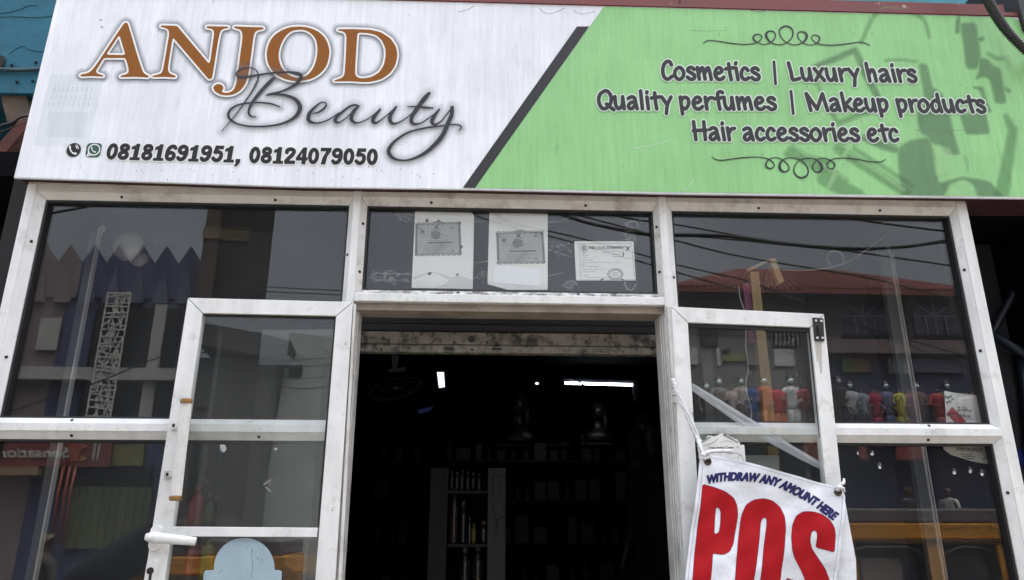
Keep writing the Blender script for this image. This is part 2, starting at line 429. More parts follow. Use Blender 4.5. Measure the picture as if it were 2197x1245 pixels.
# ================================================================== ALUMINIUM SHOPFRONT
front = thing('aluminium_shopfront', 'weathered silver aluminium shopfront of glazed bays around the open doorway', 'shopfront', (.09, 0, .65))
YF = -.022           # face of the frame
XL, XLi = -1.583, -1.550
ZT, ZB = 2.905, .65
def post(x0, x1, z0, z1, m=ALU, yb=.07, yf=YF):
    return MB().box(x0, x1, yf, yb, z0, z1).build('post', m, front, bevel=.0025)
p_l = post(-1.583, -1.551, ZB, 2.852)
p_lm = post(-.4575, -.4315, ZB, 2.8525)
p_rm = post(.626, .654, ZB, 2.8525)
p_r = post(1.7225, 1.7615, ZB, 2.852)
top = MB().box(-1.583, 1.7615, YF+.002, .07, 2.853, ZT).build('top_rail', ALUR, front, bevel=.002)
# ledge between the bead and the rail
MB().box(-1.551, -.458, YF+.004, .07, 2.826, 2.853).build('head_strip', ALUD, front)
MB().box(-.431, .6255, YF+.004, .07, 2.8295, 2.853).build('head_strip', ALUD, front)
MB().box(.6545, 1.722, YF+.004, .07, 2.832, 2.853).build('head_strip', ALUD, front)
def rail(x0, x1, z0, z1, name='transom', m=ALU):
    return MB().box(x0, x1, YF-.001, .07, z0, z1).build(name, m, front, bevel=.0025)
tr_l = rail(-1.551, -.4585, 2.003, 2.030)
tr_r = rail(.6545, 1.722, 2.006, 2.033)
tr_c = rail(-.431, .6255, 2.443, 2.472)
# door head soffit under the centre transom
MB().box(-.43, .6245, YF+.02, .09, 2.418, 2.442).build('door_head', mat('door_head_grime', (.30, .255, .21), .6, var=.2, vscale=12, dirt=(.12, .09, .07), dscale=9), front)
# jamb grooves each side of the opening
for x0, x1 in ((-.4305, -.418), (.613, .6255)):
    for k in range(3):
        a = x0+(x1-x0)*k/3
        MB().box(a+.0006, a+(x1-x0)/3-.0006, YF+.012+.014*abs(k-(0 if x0 < 0 else 2)), .09, ZB, 2.417).build('jamb_groove', ALUD, front)
cj = MB().box(.6275, .6525, -.040, -.0225, 1.615, 2.435).build('jamb_channel', ALUD, front, bevel=.002)

def bead(outer, inner, mats, screws=(), names='glazing_bead'):
    """four mitred sloping strips round a pane; outer/inner = x0, x1, z0, z1"""
    ox0, ox1, oz0, oz1 = outer; ix0, ix1, iz0, iz1 = inner
    O = [(ox0, oz0), (ox1, oz0), (ox1, oz1), (ox0, oz1)]; I = [(ix0, iz0), (ix1, iz0), (ix1, iz1), (ix0, iz1)]
    yo, yi, yb = YF+.003, YF+.020, YG+.012
    g = .0007
    for i in range(4):
        j = (i+1) % 4; a, b, c, d = Vector((O[i][0], yo, O[i][1])), Vector((O[j][0], yo, O[j][1])), Vector((I[j][0], yi, I[j][1])), Vector((I[i][0], yi, I[i][1]))
        t = (b-a).normalized()*g; a += t; d += t; b -= t; c -= t
        bk = [Vector((p.x, yb, p.z)) for p in (a, b, c, d)]
        o = MB().hexa([a, b, c, d], bk).build(names, mats[i], front)
        for s in screws:
            if s[0] != i: continue
            u = s[1]; p = a.lerp(b, u).lerp(d.lerp(c, u), .52)
            n = (b-a).cross(d-a).normalized()
            if n.y > 0: n = -n
            mb = MB(); t1 = (b-a).normalized(); t2 = n.cross(t1)
            rr = .0052
            ring = lambda r, h: [p+n*h+(t1*math.cos(q*.785)+t2*math.sin(q*.785))*r for q in range(8)]
            vs = ring(rr, .0002)+ring(rr, .0022)+ring(rr*.55, .0030)
            mb.add(vs, [tuple(range(7, -1, -1))]+[(q, (q+1) % 8, 8+(q+1) % 8, 8+q) for q in range(8)]+[(8+q, 8+(q+1) % 8, 16+(q+1) % 8, 16+q) for q in range(8)]+[tuple(range(16, 24))])
            mb.build('screw', SCREWM, o)
    # rubber gasket line
    mb = MB(); e = .007
    for i in range(4):
        j = (i+1) % 4
        jx0, jx1, jz0, jz1 = ix0+e, ix1-e, iz0+e, iz1-e
        J = [(jx0, jz0), (jx1, jz0), (jx1, jz1), (jx0, jz1)]
        mb.hexa([(I[i][0], yi+.004, I[i][1]), (I[j][0], yi+.004, I[j][1]), (J[j][0], yi+.005, J[j][1]), (J[i][0], yi+.005, J[i][1])],
                [(I[i][0], yb, I[i][1]), (I[j][0], yb, I[j][1]), (J[j][0], yb, J[j][1]), (J[i][0], yb, J[i][1])])
    mb.build('gasket', RUB, front)
    return MB().box(ix0-.004, ix1+.004, YG, YG+.005, iz0-.004, iz1+.004).build('window_pane', GLASS, front)

B4 = (ALU, ALU, ALUD, ALU)
def fr(a, b, v): return (v-a)/(b-a)
# sides: 0 bottom (left to right), 1 right (up), 2 top (right to left), 3 left (down)
def xz(px, py): v = P(px, py, 0); return v.x, v.z
sc = []
o1 = (-1.551, -.4575, 2.030, 2.826)
bead(o1, (-1.523, -.474, 2.046, 2.803), B4,
     [(2, 1-fr(o1[0], o1[1], xz(261, 412)[0])), (2, 1-fr(o1[0], o1[1], xz(595, 426)[0])), (3, 1-fr(o1[2], o1[3], xz(69, 516)[1])), (3, 1-fr(o1[2], o1[3], xz(12, 770)[1])), (0, fr(o1[0], o1[1], xz(151, 905)[0])), (1, fr(o1[2], o1[3], xz(746, 545)[1]))])
o2 = (-1.551, -.4575, .70, 2.003)
bead(o2, (-1.523, -.474, .72, 1.980), (ALU, ALU, ALU, ALU), [(2, 1-fr(o2[0], o2[1], xz(151, 934)[0])), (2, 1-fr(o2[0], o2[1], xz(560, 940)[0])), (3, .2)])
o3 = (-.4315, .626, 2.472, 2.8295)
bead(o3, (-.411, .609, 2.489, 2.803), (ALUS, ALUD, ALUD, ALUD),
     [(2, 1-fr(o3[0], o3[1], xz(922, 432)[0])), (2, 1-fr(o3[0], o3[1], xz(1258, 440)[0])), (0, fr(o3[0], o3[1], xz(980, 631)[0])), (0, fr(o3[0], o3[1], xz(1242, 633)[0])),
      (1, fr(o3[2], o3[3], xz(1412, 485)[1])), (1, fr(o3[2], o3[3], xz(1418, 588)[1])), (3, 1-fr(o3[2], o3[3], xz(777, 478)[1])), (3, 1-fr(o3[2], o3[3], xz(769, 588)[1]))])
o4 = (.654, 1.7225, 2.033, 2.832)
bead(o4, (.676, 1.704, 2.048, 2.806), B4,
     [(2, 1-fr(o4[0], o4[1], xz(1622, 446)[0])), (2, 1-fr(o4[0], o4[1], xz(1886, 447)[0])), (1, fr(o4[2], o4[3], xz(2066, 577)[1])), (1, fr(o4[2], o4[3], xz(2099, 755)[1])), (0, fr(o4[0], o4[1], xz(1993, 916)[0])), (3, 1-fr(o4[2], o4[3], xz(1443, 594)[1]))])
o5 = (.654, 1.7225, .70, 2.006)
bead(o5, (.676, 1.699, .72, 1.985), (ALU, ALU, ALU, ALU), [(2, 1-fr(o5[0], o5[1], xz(1992, 945)[0])), (1, fr(o5[2], o5[3], xz(2159, 1052)[1]))])
MB().box(-1.551, -.4585, YF, .07, .65, .70).build('bottom_rail', ALU, front)
MB().box(.6545, 1.722, YF, .07, .65, .70).build('bottom_rail', ALU, front)

ik = Ink(.3, 2); rw = random.Random(17); WORN = film('worn_mark', (.10, .095, .085), .45)
for _ in range(90):
    c = rw.random()
    if c < .3: x = rw.uniform(10, 330); y = 905+x*.022+rw.uniform(4, 22)
    elif c < .5: x = rw.uniform(1815, 2125); y = 921+rw.uniform(0, 14)
    elif c < .75: x = rw.uniform(790, 1400); y = 640+(x-762)*.011+rw.uniform(0, 9)
    elif c < .88: x = rw.uniform(1412, 1424)+.0; y = rw.uniform(450, 620)
    else: y = rw.uniform(480, 1000); x = 2066+(y-450)*.205+rw.uniform(0, 14)
    l = rw.uniform(1, 7); a = rw.uniform(-.5, .5) if c < .75 else rw.uniform(1.1, 1.9); ik.stroke([(x, y, rw.uniform(.5, 1.3)), (x+l*math.cos(a), y+l*math.sin(a), .4)], n=1)
ik.sheet('worn_marks', WORN, front, lambda x, y: PV(x, y, YF-.0018))

# ================================================================== ROLLER SHUTTER
SHM = mat('shutter_steel', (.19, .175, .15), .7, .05, var=.3, vscale=14, dirt=(.025, .022, .018), dscale=26, dlo=.46, dhi=.62, bump=.6, bscale=55)
sh = thing('roller_shutter', 'stained grey metal roller shutter rolled up above the shop doorway', 'shutter', (.1, .14, 2.27))
YS = .14
a0, a1 = P(760, 710, YS), P(1426, 710, YS); zt = a0.z; zm = P(1000, 741, YS).z; zb = P(1000, 758, YS).z
MB().box(a0.x, a1.x, YS, YS+.03, zm+.001, zt).build('bottom_slat', SHM, sh, bevel=.003)
MB().box(a0.x, a1.x, YS-.006, YS+.03, zb, zm-.001).build('bottom_rail', SHM, sh, bevel=.003)
SHD = mat('shutter_dark', (.022, .022, .024), .7, .2, var=.3, bump=.3, bscale=30)
for k in range(4):
    z = zt+.004+k*.03
    MB().box(a0.x, a1.x, YS+.012+.012*k, YS+.03+.012*k, z, z+.028).build('curtain_slat', SHD, sh, bevel=.004)
def dot(name, px, py, r, Y, m, par, h=.004, n=14):
    c = P(px, py, Y); return MB().tube([c, c+Vector((0, -h, 0))], r, n).build(name, m, par)
dot('lock_hole', 1011, 728, .012, YS-.0005, RUB, sh, .001, 20)
for px, py in ((975, 715), (1045, 715), (975, 735), (1045, 735), (1013, 751), (818, 751), (1400, 749)):
    dot('bolt', px, py, .0045, YS-.006, SCREWM, sh, .003)
for px in (962, 1066):
    c = P(px, 752, YS-.006); mb = MB()
    mb.tube([c+Vector((-.014, 0, .006)), c+Vector((-.012, -.014, .002)), c+Vector((.012, -.014, .002)), c+Vector((.014, 0, .006))], .004, 6)
    mb.build('pull_loop', SCREWM, sh)

# ================================================================== DOORS
def quadpts(pl, pts, off=0): return [pl(x, y, off) for x, y in pts]
def slab(mb, pl, pts, t0, t1):          # outline in pixels on a tilted plane, from t0 (front) to t1 (back)
    f = quadpts(pl, pts, t0); v = Vector(pl.n)*(t1-t0)
    return mb.prism(f, v)

LD = Plane((-.45, -.055, 0), (-.06, 1, 0))      # left leaf swung back against its window
ld = thing('glass_door', 'open left aluminium glass door with ribbed pull handle and white lever', 'door', tuple(LD(700, 1200)))
def ext(a, b, y):                        # continue an edge down to pixel row y
    return (a[0]+(b[0]-a[0])*(y-a[1])/(b[1]-a[1]), y)
YB = 1500
l_out = ((403, 639), (309.5, 1245)); l_in = ((435, 672), (353, 1245)); r_in = ((720.5, 678), (676, 1245)); r_out = ((757, 648), (719, 1245))
bm_ = MB(); slab(bm_, LD, [l_out[0], r_out[0], r_in[0], l_in[0]], 0, .036); bm_.build('top_rail', ALU, ld, bevel=.0016)
bm_ = MB(); slab(bm_, LD, [(l_out[0][0]-.4, l_out[0][1]+1.2), (l_in[0][0]-.6, l_in[0][1]+1.2), ext(*l_in, YB), ext(*l_out, YB)], .0003, .036); bm_.build('stile', ALU, ld, bevel=.0016)
bm_ = MB(); slab(bm_, LD, [(r_in[0][0]+.4, r_in[0][1]+1.2), (r_out[0][0], r_out[0][1]+1.2), ext(*r_out, YB), ext(*r_in, YB)], .0003, .036); bm_.build('stile', ALU, ld, bevel=.0016)
bm_ = MB(); slab(bm_, LD, [(367, 1130), (681.5, 1132.5), (680, 1153), (364, 1151)], .002, .034); bm_.build('lock_rail', ALU, ld, bevel=.0016)
bm_ = MB(); slab(bm_, LD, [(434, 671), (722, 677), ext(*r_in, YB-10), ext(*l_in, YB-10)], .016, .021); lpane = bm_.build('door_pane', GLASSD, ld)
# inner rubber line
bm_ = MB()
slab(bm_, LD, [(435, 672), (720.5, 678), (720, 683), (434.5, 677)], .010, .016)
slab(bm_, LD, [(717.5, 682), (720.3, 682), ext(*r_in, 1129), (680.5, 1129)], .0101, .016)
bm_.build('gasket', RUB, ld)
# hinge leaf strip
bm_ = MB(); slab(bm_, LD, [(758.5, 652), (763.5, 652), (733, 1245), (726, 1245)], .006, .03); bm_.build('hinge_strip', ALUD, ld)
# dents and scuffs
SCUFF = mat('scuff_mark', (.10, .095, .085), .7)
for px, py in ((722, 1042), (718, 1073), (715, 1092), (741, 735)):
    ik = Ink(.25, 2)
    for _ in range(5):
        x = px+random.uniform(-4, 4); y = py+random.uniform(-6, 6); ik.stroke([(x, y, .9), (x+random.uniform(-2, 2), y+random.uniform(0, 5), .5)], n=1)
    ik.sheet('scuff', SCUFF, ld, lambda x, y: LD.V(x, y, -.0006))
# ribbed pull handle
RIB = mat('ribbed_grip', (.66, .655, .63), .45, var=.1, vscale=12)
BRN = mat('handle_cap_brown', (.25, .13, .035), .35, var=.15)
hA, hB = LD(399.5, 866, -.055), LD(377, 1064, -.055)
ax = (hB-hA).normalized(); n_ = -Vector(LD.n); sd = ax.cross(n_).normalized()
hr = .0165
def ribbar(a, b, r, ribs=18, depth=.10):
    mb = MB(); N = ribs*4; vs = []
    for q in (a, b):
        for k in range(N):
            t = 2*math.pi*k/N; rr = r*(1-depth*(k % 4 in (2, 3)))
            vs.append(q+(sd*math.cos(t)+n_*math.sin(t)*.8)*rr)
    mb.add(vs, [tuple(range(N-1, -1, -1)), tuple(range(N, 2*N))]+[(k, (k+1) % N, N+(k+1) % N, N+k) for k in range(N)]); return mb
hd = ribbar(hA, hB, hr).build('pull_handle', RIB, ld)
for q, s in ((hA, -1), (hB, 1)):
    MB().tube([q+ax*s*.0005, q+ax*s*.004, q+ax*s*.012, q+ax*s*.014], [hr*1.02, hr*1.08, hr*1.05, hr*.9], 20).build('end_cap', BRN, hd, bevel=0)
for px, py in ((373.5, 913), (360, 1018)):
    mb = MB(); slab(mb, LD, [(px-8, py-8), (px+7, py-8), (px+6, py+9), (px-9, py+9)], -.006, 0)
    slab(mb, LD, [(px+2, py-5), (px+16, py-5), (px+15, py+5), (px+1, py+5)], -.048, -.006)
    o = mb.build('bracket', ALUD, hd, bevel=.001)
    c = LD(px, py, -.0062); MB().tube([c, c+n_*.003], .0052, 10).build('screw', SCREWM, o)
# lever handle
WPL = mat('white_enamel', (.74, .74, .73), .32, var=.05, dirt=(.25, .24, .22), dscale=30, dlo=.66, dhi=.75)
def pill(pl, a, b, r, t0, t1, n=12):      # stadium plate between two pixels
    A = pl(*a, t0); B = pl(*b, t0); d = (B-A).normalized(); s = d.cross(Vector(pl.n)).normalized(); pts = []
    for k in range(n+1): t = math.pi*k/n; pts.append(A+(s*math.cos(t)-d*math.sin(t))*r)
    for k in range(n+1): t = math.pi*k/n; pts.append(B+(-s*math.cos(t)+d*math.sin(t))*r)
    return MB().prism(pts, Vector(pl.n)*(t1-t0))
lev = pill(LD, (334.5, 1140), (330.5, 1170), .0165, -.008, 0).build('lever_plate', WPL, ld, bevel=.002)
c0 = LD(333, 1153, -.008); c1 = c0+n_*.034
e1 = LD(420, 1162, -.042)
MB().tube([c0, c0+n_*.018, c1, c1+(e1-c1)*.06], [.0125, .0125, .0135, .0135], 16).build('lever_neck', WPL, lev, True)
lv = MB(); N = 14; d = (e1-c1).normalized(); upv = d.cross(n_).normalized(); vs = []; K = 8
for i in range(K+1):
    t = i/K; q = c1-d*.016+(e1-c1+d*.016)*t; ww = (.0165*(1-t)+.0118*t)*(.55 if i == 0 else 1); th = (.0105*(1-t)+.007*t)*(.55 if i == 0 else 1)
    for k in range(N):
        a = 2*math.pi*k/N; vs.append(q+upv*math.cos(a)*ww+n_*math.sin(a)*th)
lv.add(vs, [tuple(range(N-1, -1, -1)), tuple(range(K*N, (K+1)*N))]+[(i*N+k, i*N+(k+1) % N, (i+1)*N+(k+1) % N, (i+1)*N+k) for i in range(K) for k in range(N)])
lv.build('lever', WPL, lev, True)
kp = pill(LD, (326, 1213), (318, 1262), .0155, -.007, 0).build('keyhole_plate', WPL, ld, bevel=.002)
kh = MB(); c = LD(322.5, 1225, -.0074); kh.tube([c, c+n_*.0025], .0098, 18); kh.build('key_cylinder', mat('brass_dark', (.05, .045, .04), .35, .7), kp)
mb = MB(); slab(mb, LD, [(320, 1231), (326, 1231), (323, 1252), (317, 1252)], -.0083, -.0072); mb.build('key_slot', RUB, kp)
mb = MB(); slab(mb, LD, [(316.5, 1119), (323, 1119), (322, 1138), (315, 1138)], .01, .022); mb.build('latch_bolt', SCREWM, ld)

# right leaf: hangs about two degrees out of true
RD = Plane((.65, -.048, 0), (0, 1, 0))
rd = thing('glass_door', 'sagging right aluminium glass door behind the red and white banner', 'door', tuple(RD(1500, 1200)))
rl_out = ((1441, 658), (1453.5, 912)); rl_in = ((1476.5, 692), (1489.5, 912)); rr_in = ((1739, 702.5), (1762, 940)); rr_out = ((1768, 674), (1795.5, 940))
bm_ = MB(); slab(bm_, RD, [rl_out[0], rr_out[0], rr_in[0], rl_in[0]], 0, .036); bm_.build('top_rail', ALU, rd, bevel=.0016)
bm_ = MB(); slab(bm_, RD, [(rl_out[0][0], rl_out[0][1]+1.2), (rl_in[0][0]-.4, rl_in[0][1]+1.2), ext(*rl_in, YB), ext(*rl_out, YB)], .0003, .036); bm_.build('stile', ALU, rd, bevel=.0016)
bm_ = MB(); slab(bm_, RD, [(rr_in[0][0]+.4, rr_in[0][1]+1.2), (rr_out[0][0], rr_out[0][1]+1.2), ext(*rr_out, YB), ext(*rr_in, YB)], .0003, .036); bm_.build('stile', ALU, rd, bevel=.0016)
bm_ = MB(); slab(bm_, RD, [(1475, 690), (1741, 701), ext(*rr_in, YB-10), ext(*rl_in, YB-10)], .016, .021); bm_.build('door_pane', GLASSD, rd)
bm_ = MB()
slab(bm_, RD, [(1476.5, 691.5), (1739, 702.2), (1739.5, 713), (1477, 701)], .010, .016)
slab(bm_, RD, [(1735.5, 711), (1739.5, 711), ext(*rr_in, YB), (rr_in[1][0]+55.5, YB)], .0101, .016)
bm_.build('gasket', RUB, rd)
mb = MB(); slab(mb, RD, [(1744, 681), (1767, 683), (1769.5, 732), (1748.5, 731)], -.006, 0); fb = mb.build('flush_bolt', BLACK, rd, bevel=.0015)
mb = MB(); slab(mb, RD, [(1754.5, 698), (1759.5, 698), (1761.5, 718), (1756.5, 718)], -.012, -.006); mb.build('bolt_slide', SCREWM, fb, bevel=.001)
for px, py in ((1750.5, 688), (1762, 689), (1753.5, 725), (1765, 725)):
    c = RD(px, py, -.006); MB().tube([c, c-Vector(RD.n)*.0015], .004, 8).build('screw', ALUD, fb)
STAIN = film('rust_stain', (.25, .17, .08), .28)
ik = Ink(.5, 2); ik.stroke([(1757, 734, 12), (1759, 760, 9), (1762, 800, 4)]); ik.stroke([(1751, 734, 6), (1754, 775, 3)]); ik.sheet('stain', STAIN, rd, lambda x, y: RD.V(x, y, -.0006))
for py in (818, 850):
    c = RD(1443.5+(py-800)*.05, py, -.002); o = MB().tube([c+Vector((0, 0, -.022)), c+Vector((0, 0, .022))], .0075, 12).build('hinge', ALUD, rd)
    MB().tube([c+Vector((0, 0, -.001)), c+Vector((0, 0, .001))], .0079, 12).build('hinge_gap', RUB, o)
for px, py in ((1455, 1092), (1459, 1110), (1484, 885)):
    ik = Ink(.25, 2)
    for _ in range(5):
        x = px+random.uniform(-3, 3); y = py+random.uniform(-6, 6); ik.stroke([(x, y, .9), (x+1, y+random.uniform(0, 6), .5)], n=1)
    ik.sheet('scuff', SCUFF, rd, lambda x, y: RD.V(x, y, -.0006))

# ================================================================== SIGNBOARD
YSG = -.072
def SP(x, y, d=0.0): return PV(x, y, YSG-d)
sg = thing('shop_sign', 'wide white and green printed shop signboard with brown serif lettering above the door', 'signboard', tuple(P(1100, 405, YSG)))
WV = vinyl('white_vinyl', (.775, .80, .84), .09); GV = vinyl('green_vinyl', (.265, .545, .225), .075)
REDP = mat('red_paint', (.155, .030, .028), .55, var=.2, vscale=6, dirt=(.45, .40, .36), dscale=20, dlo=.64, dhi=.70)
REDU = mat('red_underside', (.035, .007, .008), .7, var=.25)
c_tl, c_bl, c_br, c_tr = P(117, 10, YSG), P(30.5, 379, YSG), P(2290, 424.5, YSG), P(2187, 37, YSG)
# board outline; the top edge runs on beyond the photograph at the left
kx = (c_tr.x-P(870, 2, YSG).x); sl_ = (c_tr.z-P(870, 2, YSG).z)/kx
tl = Vector((P(117, 10, YSG).x+.004, YSG, c_tr.z-sl_*(c_tr.x-P(117, 10, YSG).x)))
br = Vector((c_tr.x+.03, YSG, P(2197, 423.5, YSG).z+.004))
edge_px = [(30.5, 379), (320, 388), (645, 398.5), (991, 403.5), (1450, 413.5), (2197, 423.5)]
bot = [P(x, y, YSG) for x, y in edge_px]+[br]
outline = [tl]+[bot[0]]+bot[1:]+[Vector((c_tr.x, YSG, c_tr.z))]
mb = MB(); mb.prism(outline, (0, .02, 0)); mb.build('white_panel', WV, sg)
# box behind the face
back = [Vector((p.x, YSG+.0205, p.z+(.006 if 0 < i < len(outline)-1 else -.002))) for i, p in enumerate(outline)]
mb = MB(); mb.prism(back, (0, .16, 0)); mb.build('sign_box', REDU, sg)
# folded lower lip
mb = MB(); mb.tube([p+Vector((0, .004, -.002)) for p in bot], .0045, 8); mb.build('folded_lip', WV, sg, True)
# red steel trim along the top
zt0 = tl.z; zt1 = c_tr.z
def trim(z0, z1, y0, y1, xa, xb):
    a = lambda x: zt0+(zt1-zt0)*(x-tl.x)/(c_tr.x-tl.x)
    return MB().hexa([(xa, y0, a(xa)+z0), (xb, y0, a(xb)+z0), (xb, y0, a(xb)+z1), (xa, y0, a(xa)+z1)], [(xa, y1, a(xa)+z0), (xb, y1, a(xb)+z0), (xb, y1, a(xb)+z1), (xa, y1, a(xa)+z1)])
trim(.001, .017, YSG-.006, YSG+.02, tl.x, c_tr.x-.006).build('red_trim', REDP, sg)
trim(.019, .060, YSG+.008, YSG+.10, tl.x, .745).build('red_trim', REDP, sg)
trim(.021, .060, YSG+.004, YSG+.10, .752, c_tr.x-.05).build('red_trim', REDP, sg)
# green half and the dark diagonal stripe
gl = lambda y: 1293+(1018-1293)*(y-18)/(404-18)
def below_edge(x):
    X = np.array([q[0] for q in edge_px]); return np.interp(x, X, [q[1] for q in edge_px])
def topedge(x):
    a = P(1300, 20, YSG)
    return 3+(37.5-3)*(x-870)/(2187-870)
def strip_sheet(name, m, par, d, left, right, ytop, n=60, pad=.4):
    vs = []; fs = []
    for j in range(n+1):
        t = j/n
        for f in (left, right):
            vs.append(f(t))
        if j: k = 2*j; fs.append((k-2, k-1, k+1, k))
    return link_mesh(name, [Vector(SP(x, y, d)) for x, y in vs], fs, m, par)
# columns from left to right so that both wavy edges are followed
def gx_clip():
    xs = np.concatenate([np.linspace(1018.6, 1293, 60), np.linspace(1300, 2330, 60)]); vs = []; fs = []
    for i, x in enumerate(xs):
        yb = below_edge(min(x, 2197))-.8+(x-2197)*.006*(x > 2197); yt = topedge(x)+.6
        if x <= 1293: yt = max(yt, 18+(404-18)*(x-1293)/(1018-1293))
        if x > 2187:                        # right-hand edge of the board
            yt = max(yt, 37+(x-2187)*(424-37)/(c_px-2187))
        vs += [(x, yt), (x, max(yb, yt))]
        if i: k = 2*i; fs.append((k-2, k-1, k+1, k))
    return vs, fs
# where the lower right corner of the board falls
vv = np.array(br)-CAM; c_px = IW/2+FPX*float(vv@RT)/float(vv@FW)
vs, fs = gx_clip()
vs = [(min(x, c_px), y) for x, y in vs]
link_mesh('green_panel', [Vector(SP(x, y, .0012)) for x, y in vs], fs, GV, sg)
GREY = mat('charcoal_print', (.042, .042, .047), .6, spec=.2, var=.12, vscale=30, stretch=(6, 6, .6))
st = [(1238, 57), (1264, 57), (1019, 403.6), (993, 403)]
link_mesh('diagonal_stripe', [Vector(SP(x, y, .0020)) for x, y in st], [(0, 1, 2, 3)], GREY, sg)

# faded picture of make-up tools in the green print
GD = film('green_print_shade', (.145, .27, .15), .21); GD2 = film('green_print_shade_light', (.15, .33, .14), .17); GLT = film('green_print_light', (.50, .80, .42), .17)
cl = lambda x, y: np.maximum(y[:, None]-below_edge(np.minimum(x, 2197))[None, :]+1.5, 0*x[None, :]-99)
def clipb(x, y):
    r = np.clip((x-2187)/(c_px-2187), 0, 1)
    right = x[None, :]-(2186+np.clip((y[:, None]-37)/(424-37), 0, 1)*(c_px-2187))
    return np.maximum(y[:, None]-(below_edge(np.minimum(x, 2197))-1.5)[None, :], right)
zf = dict(off=(1660, 100), k=.21848); z2 = dict(off=(1100, 0), k=.49932); zr = dict(off=(2020, 0), k=.19281)
ik = Ink(.7, 4)
ik.stroke([(800, 30, 50), (900, 260, 75), (1020, 490, 60)], n=1, **zf)
ik.stroke([(395, 200, 45), (600, 120, 50), (795, 35, 55)], n=1, **zf)
ik.poly([(1425, 170), (1505, 172), (1560, 400), (1660, 470), (1720, 640), (1770, 870), (1830, 1060), (1700, 1060), (1640, 965), (1560, 960), (1520, 880), (1440, 850), (1405, 680), (1490, 560), (1455, 330)], c=4, **zf)
ik.poly([(1830, 670), (2080, 650), (2120, 840), (2100, 856), (1890, 862)], c=4, **zf)
ik.poly([(1000, 905), (880, 860), (840, 900), (1040, 1000), (1210, 1050), (1240, 1000)], c=4, **zf)
ik.poly([(210, 260), (385, 255), (440, 640), (400, 770), (300, 770), (270, 740), (245, 500)], c=4, **zr)
ik.poly([(155, 375), (160, 240), (195, 170), (205, 250), (200, 370)], c=3, **zr)
ik.poly([(390, 420), (470, 410), (470, 455), (400, 465)], c=2, **zr)
ik.poly([(415, 640), (520, 660), (580, 740), (655, 760), (720, 1130), (700, 1150), (600, 1150), (540, 880), (470, 850), (370, 890), (420, 800)], c=4, **zr)
ik.poly([(690, 970), (770, 1000), (765, 1035), (700, 1010)], c=2, **zr)
ik.poly([(340, 970), (460, 965), (500, 1120), (560, 1245), (510, 1245), (430, 1010)], c=3, **zr)
ik.poly([(1655, 640), (1700, 605), (1790, 590), (1810, 650), (1830, 790), (1930, 760), (2050, 780), (2110, 850), (2000, 850), (1985, 800), (1940, 770), (1880, 790), (1850, 850), (1680, 850), (1660, 740)], c=5, **z2)
for q_i, q_l in enumerate((2.6, 0, -2.6)): ik.sheet('product_print', GD, sg, lambda x, y: SP(x, y, .0020+.0002*q_i), q_l, clip=clipb)
ik = Ink(.7, 4)
ik.stroke([(410, 340, 30), (520, 560, 32), (620, 740, 40)], n=1, **zf)
ik.stroke([(640, 750, 55), (1030, 600, 50)], n=1, **zf)
for a, b, w_ in (((1200, 650), (1420, 780), 45), ((1400, 640), (1690, 830), 40), ((1470, 640), (1720, 800), 14), ((1180, 660), (1350, 700), 30), ((1340, 770), (1480, 840), 60)):
    ik.stroke([(*a, w_), (*b, w_)], n=1, **z2)
ik.stroke([(1100, 140, 14), (1240, 130, 20), (1410, 150, 14)], **zf)
ik.stroke([(520, 600, 30), (620, 650, 40), (720, 650, 60), (760, 760, 20)], **zr)
ik.stroke([(2100, 850, 60), (2150, 560, 40), (2120, 500, 20)], n=1, **z2)
ik.stroke([(1500, 180, 14), (1560, 60, 14), (1650, 40, 12), (1760, 80, 12), (1790, 160, 10)], **z2)
for q_i, q_l in enumerate((3, 0, -3)): ik.sheet('product_print', GD2, sg, lambda x, y: SP(x, y, .0014+.0002*q_i), q_l, clip=clipb)
ik = Ink(.7, 4)
ik.poly([(1800, 625), (1880, 640), (1900, 740), (1820, 760)], c=4, **z2)
ik.poly([(1880, 795), (1930, 775), (1975, 790), (1985, 840), (1860, 845)], c=6, **z2)
ik.stroke([(1360, 800, 20), (1480, 560, 18)], n=1, **z2); ik.stroke([(1240, 560, 20), (1330, 500, 24)], n=1, **z2)
ik.stroke([(2080, 90, 40), (2110, 200, 30), (2150, 300, 40)], **z2)
for a, b in (((1230, 650), (1430, 770)), ((1430, 650), (1680, 815))): ik.stroke([(*a, 5), (*b, 9)], n=1, **z2)
for q_i, q_l in enumerate((2.4, 0, -2.4)): ik.sheet('product_print', GLT, sg, lambda x, y: SP(x, y, .0027+.0001*q_i), q_l, clip=clipb)

# faint ghost of an old poster at the left
GH = film('poster_ghost', (.42, .50, .50), .09); GH1 = film('poster_ghost_pale', (.66, .73, .75), .2)
ik = Ink(.7, 2); ik.poly([(109, 158), (222, 162), (190, 318), (72, 312)]); ik.sheet('poster_ghost', GH1, sg, lambda x, y: SP(x, y, .0012))
ik = Ink(.7, 2); ik.poly([(105, 240), (190, 242), (178, 296), (98, 294)])
for k, y in enumerate((192, 209, 224)):
    for i in range(9):
        x = 117-k*6+i*(10+.4*k); ik.stroke([(x, y-4, 4.5), (x-1.5, y+4, 4.5)], n=1)
ik.sheet('poster_ghost', GH, sg, lambda x, y: SP(x, y, .0016))
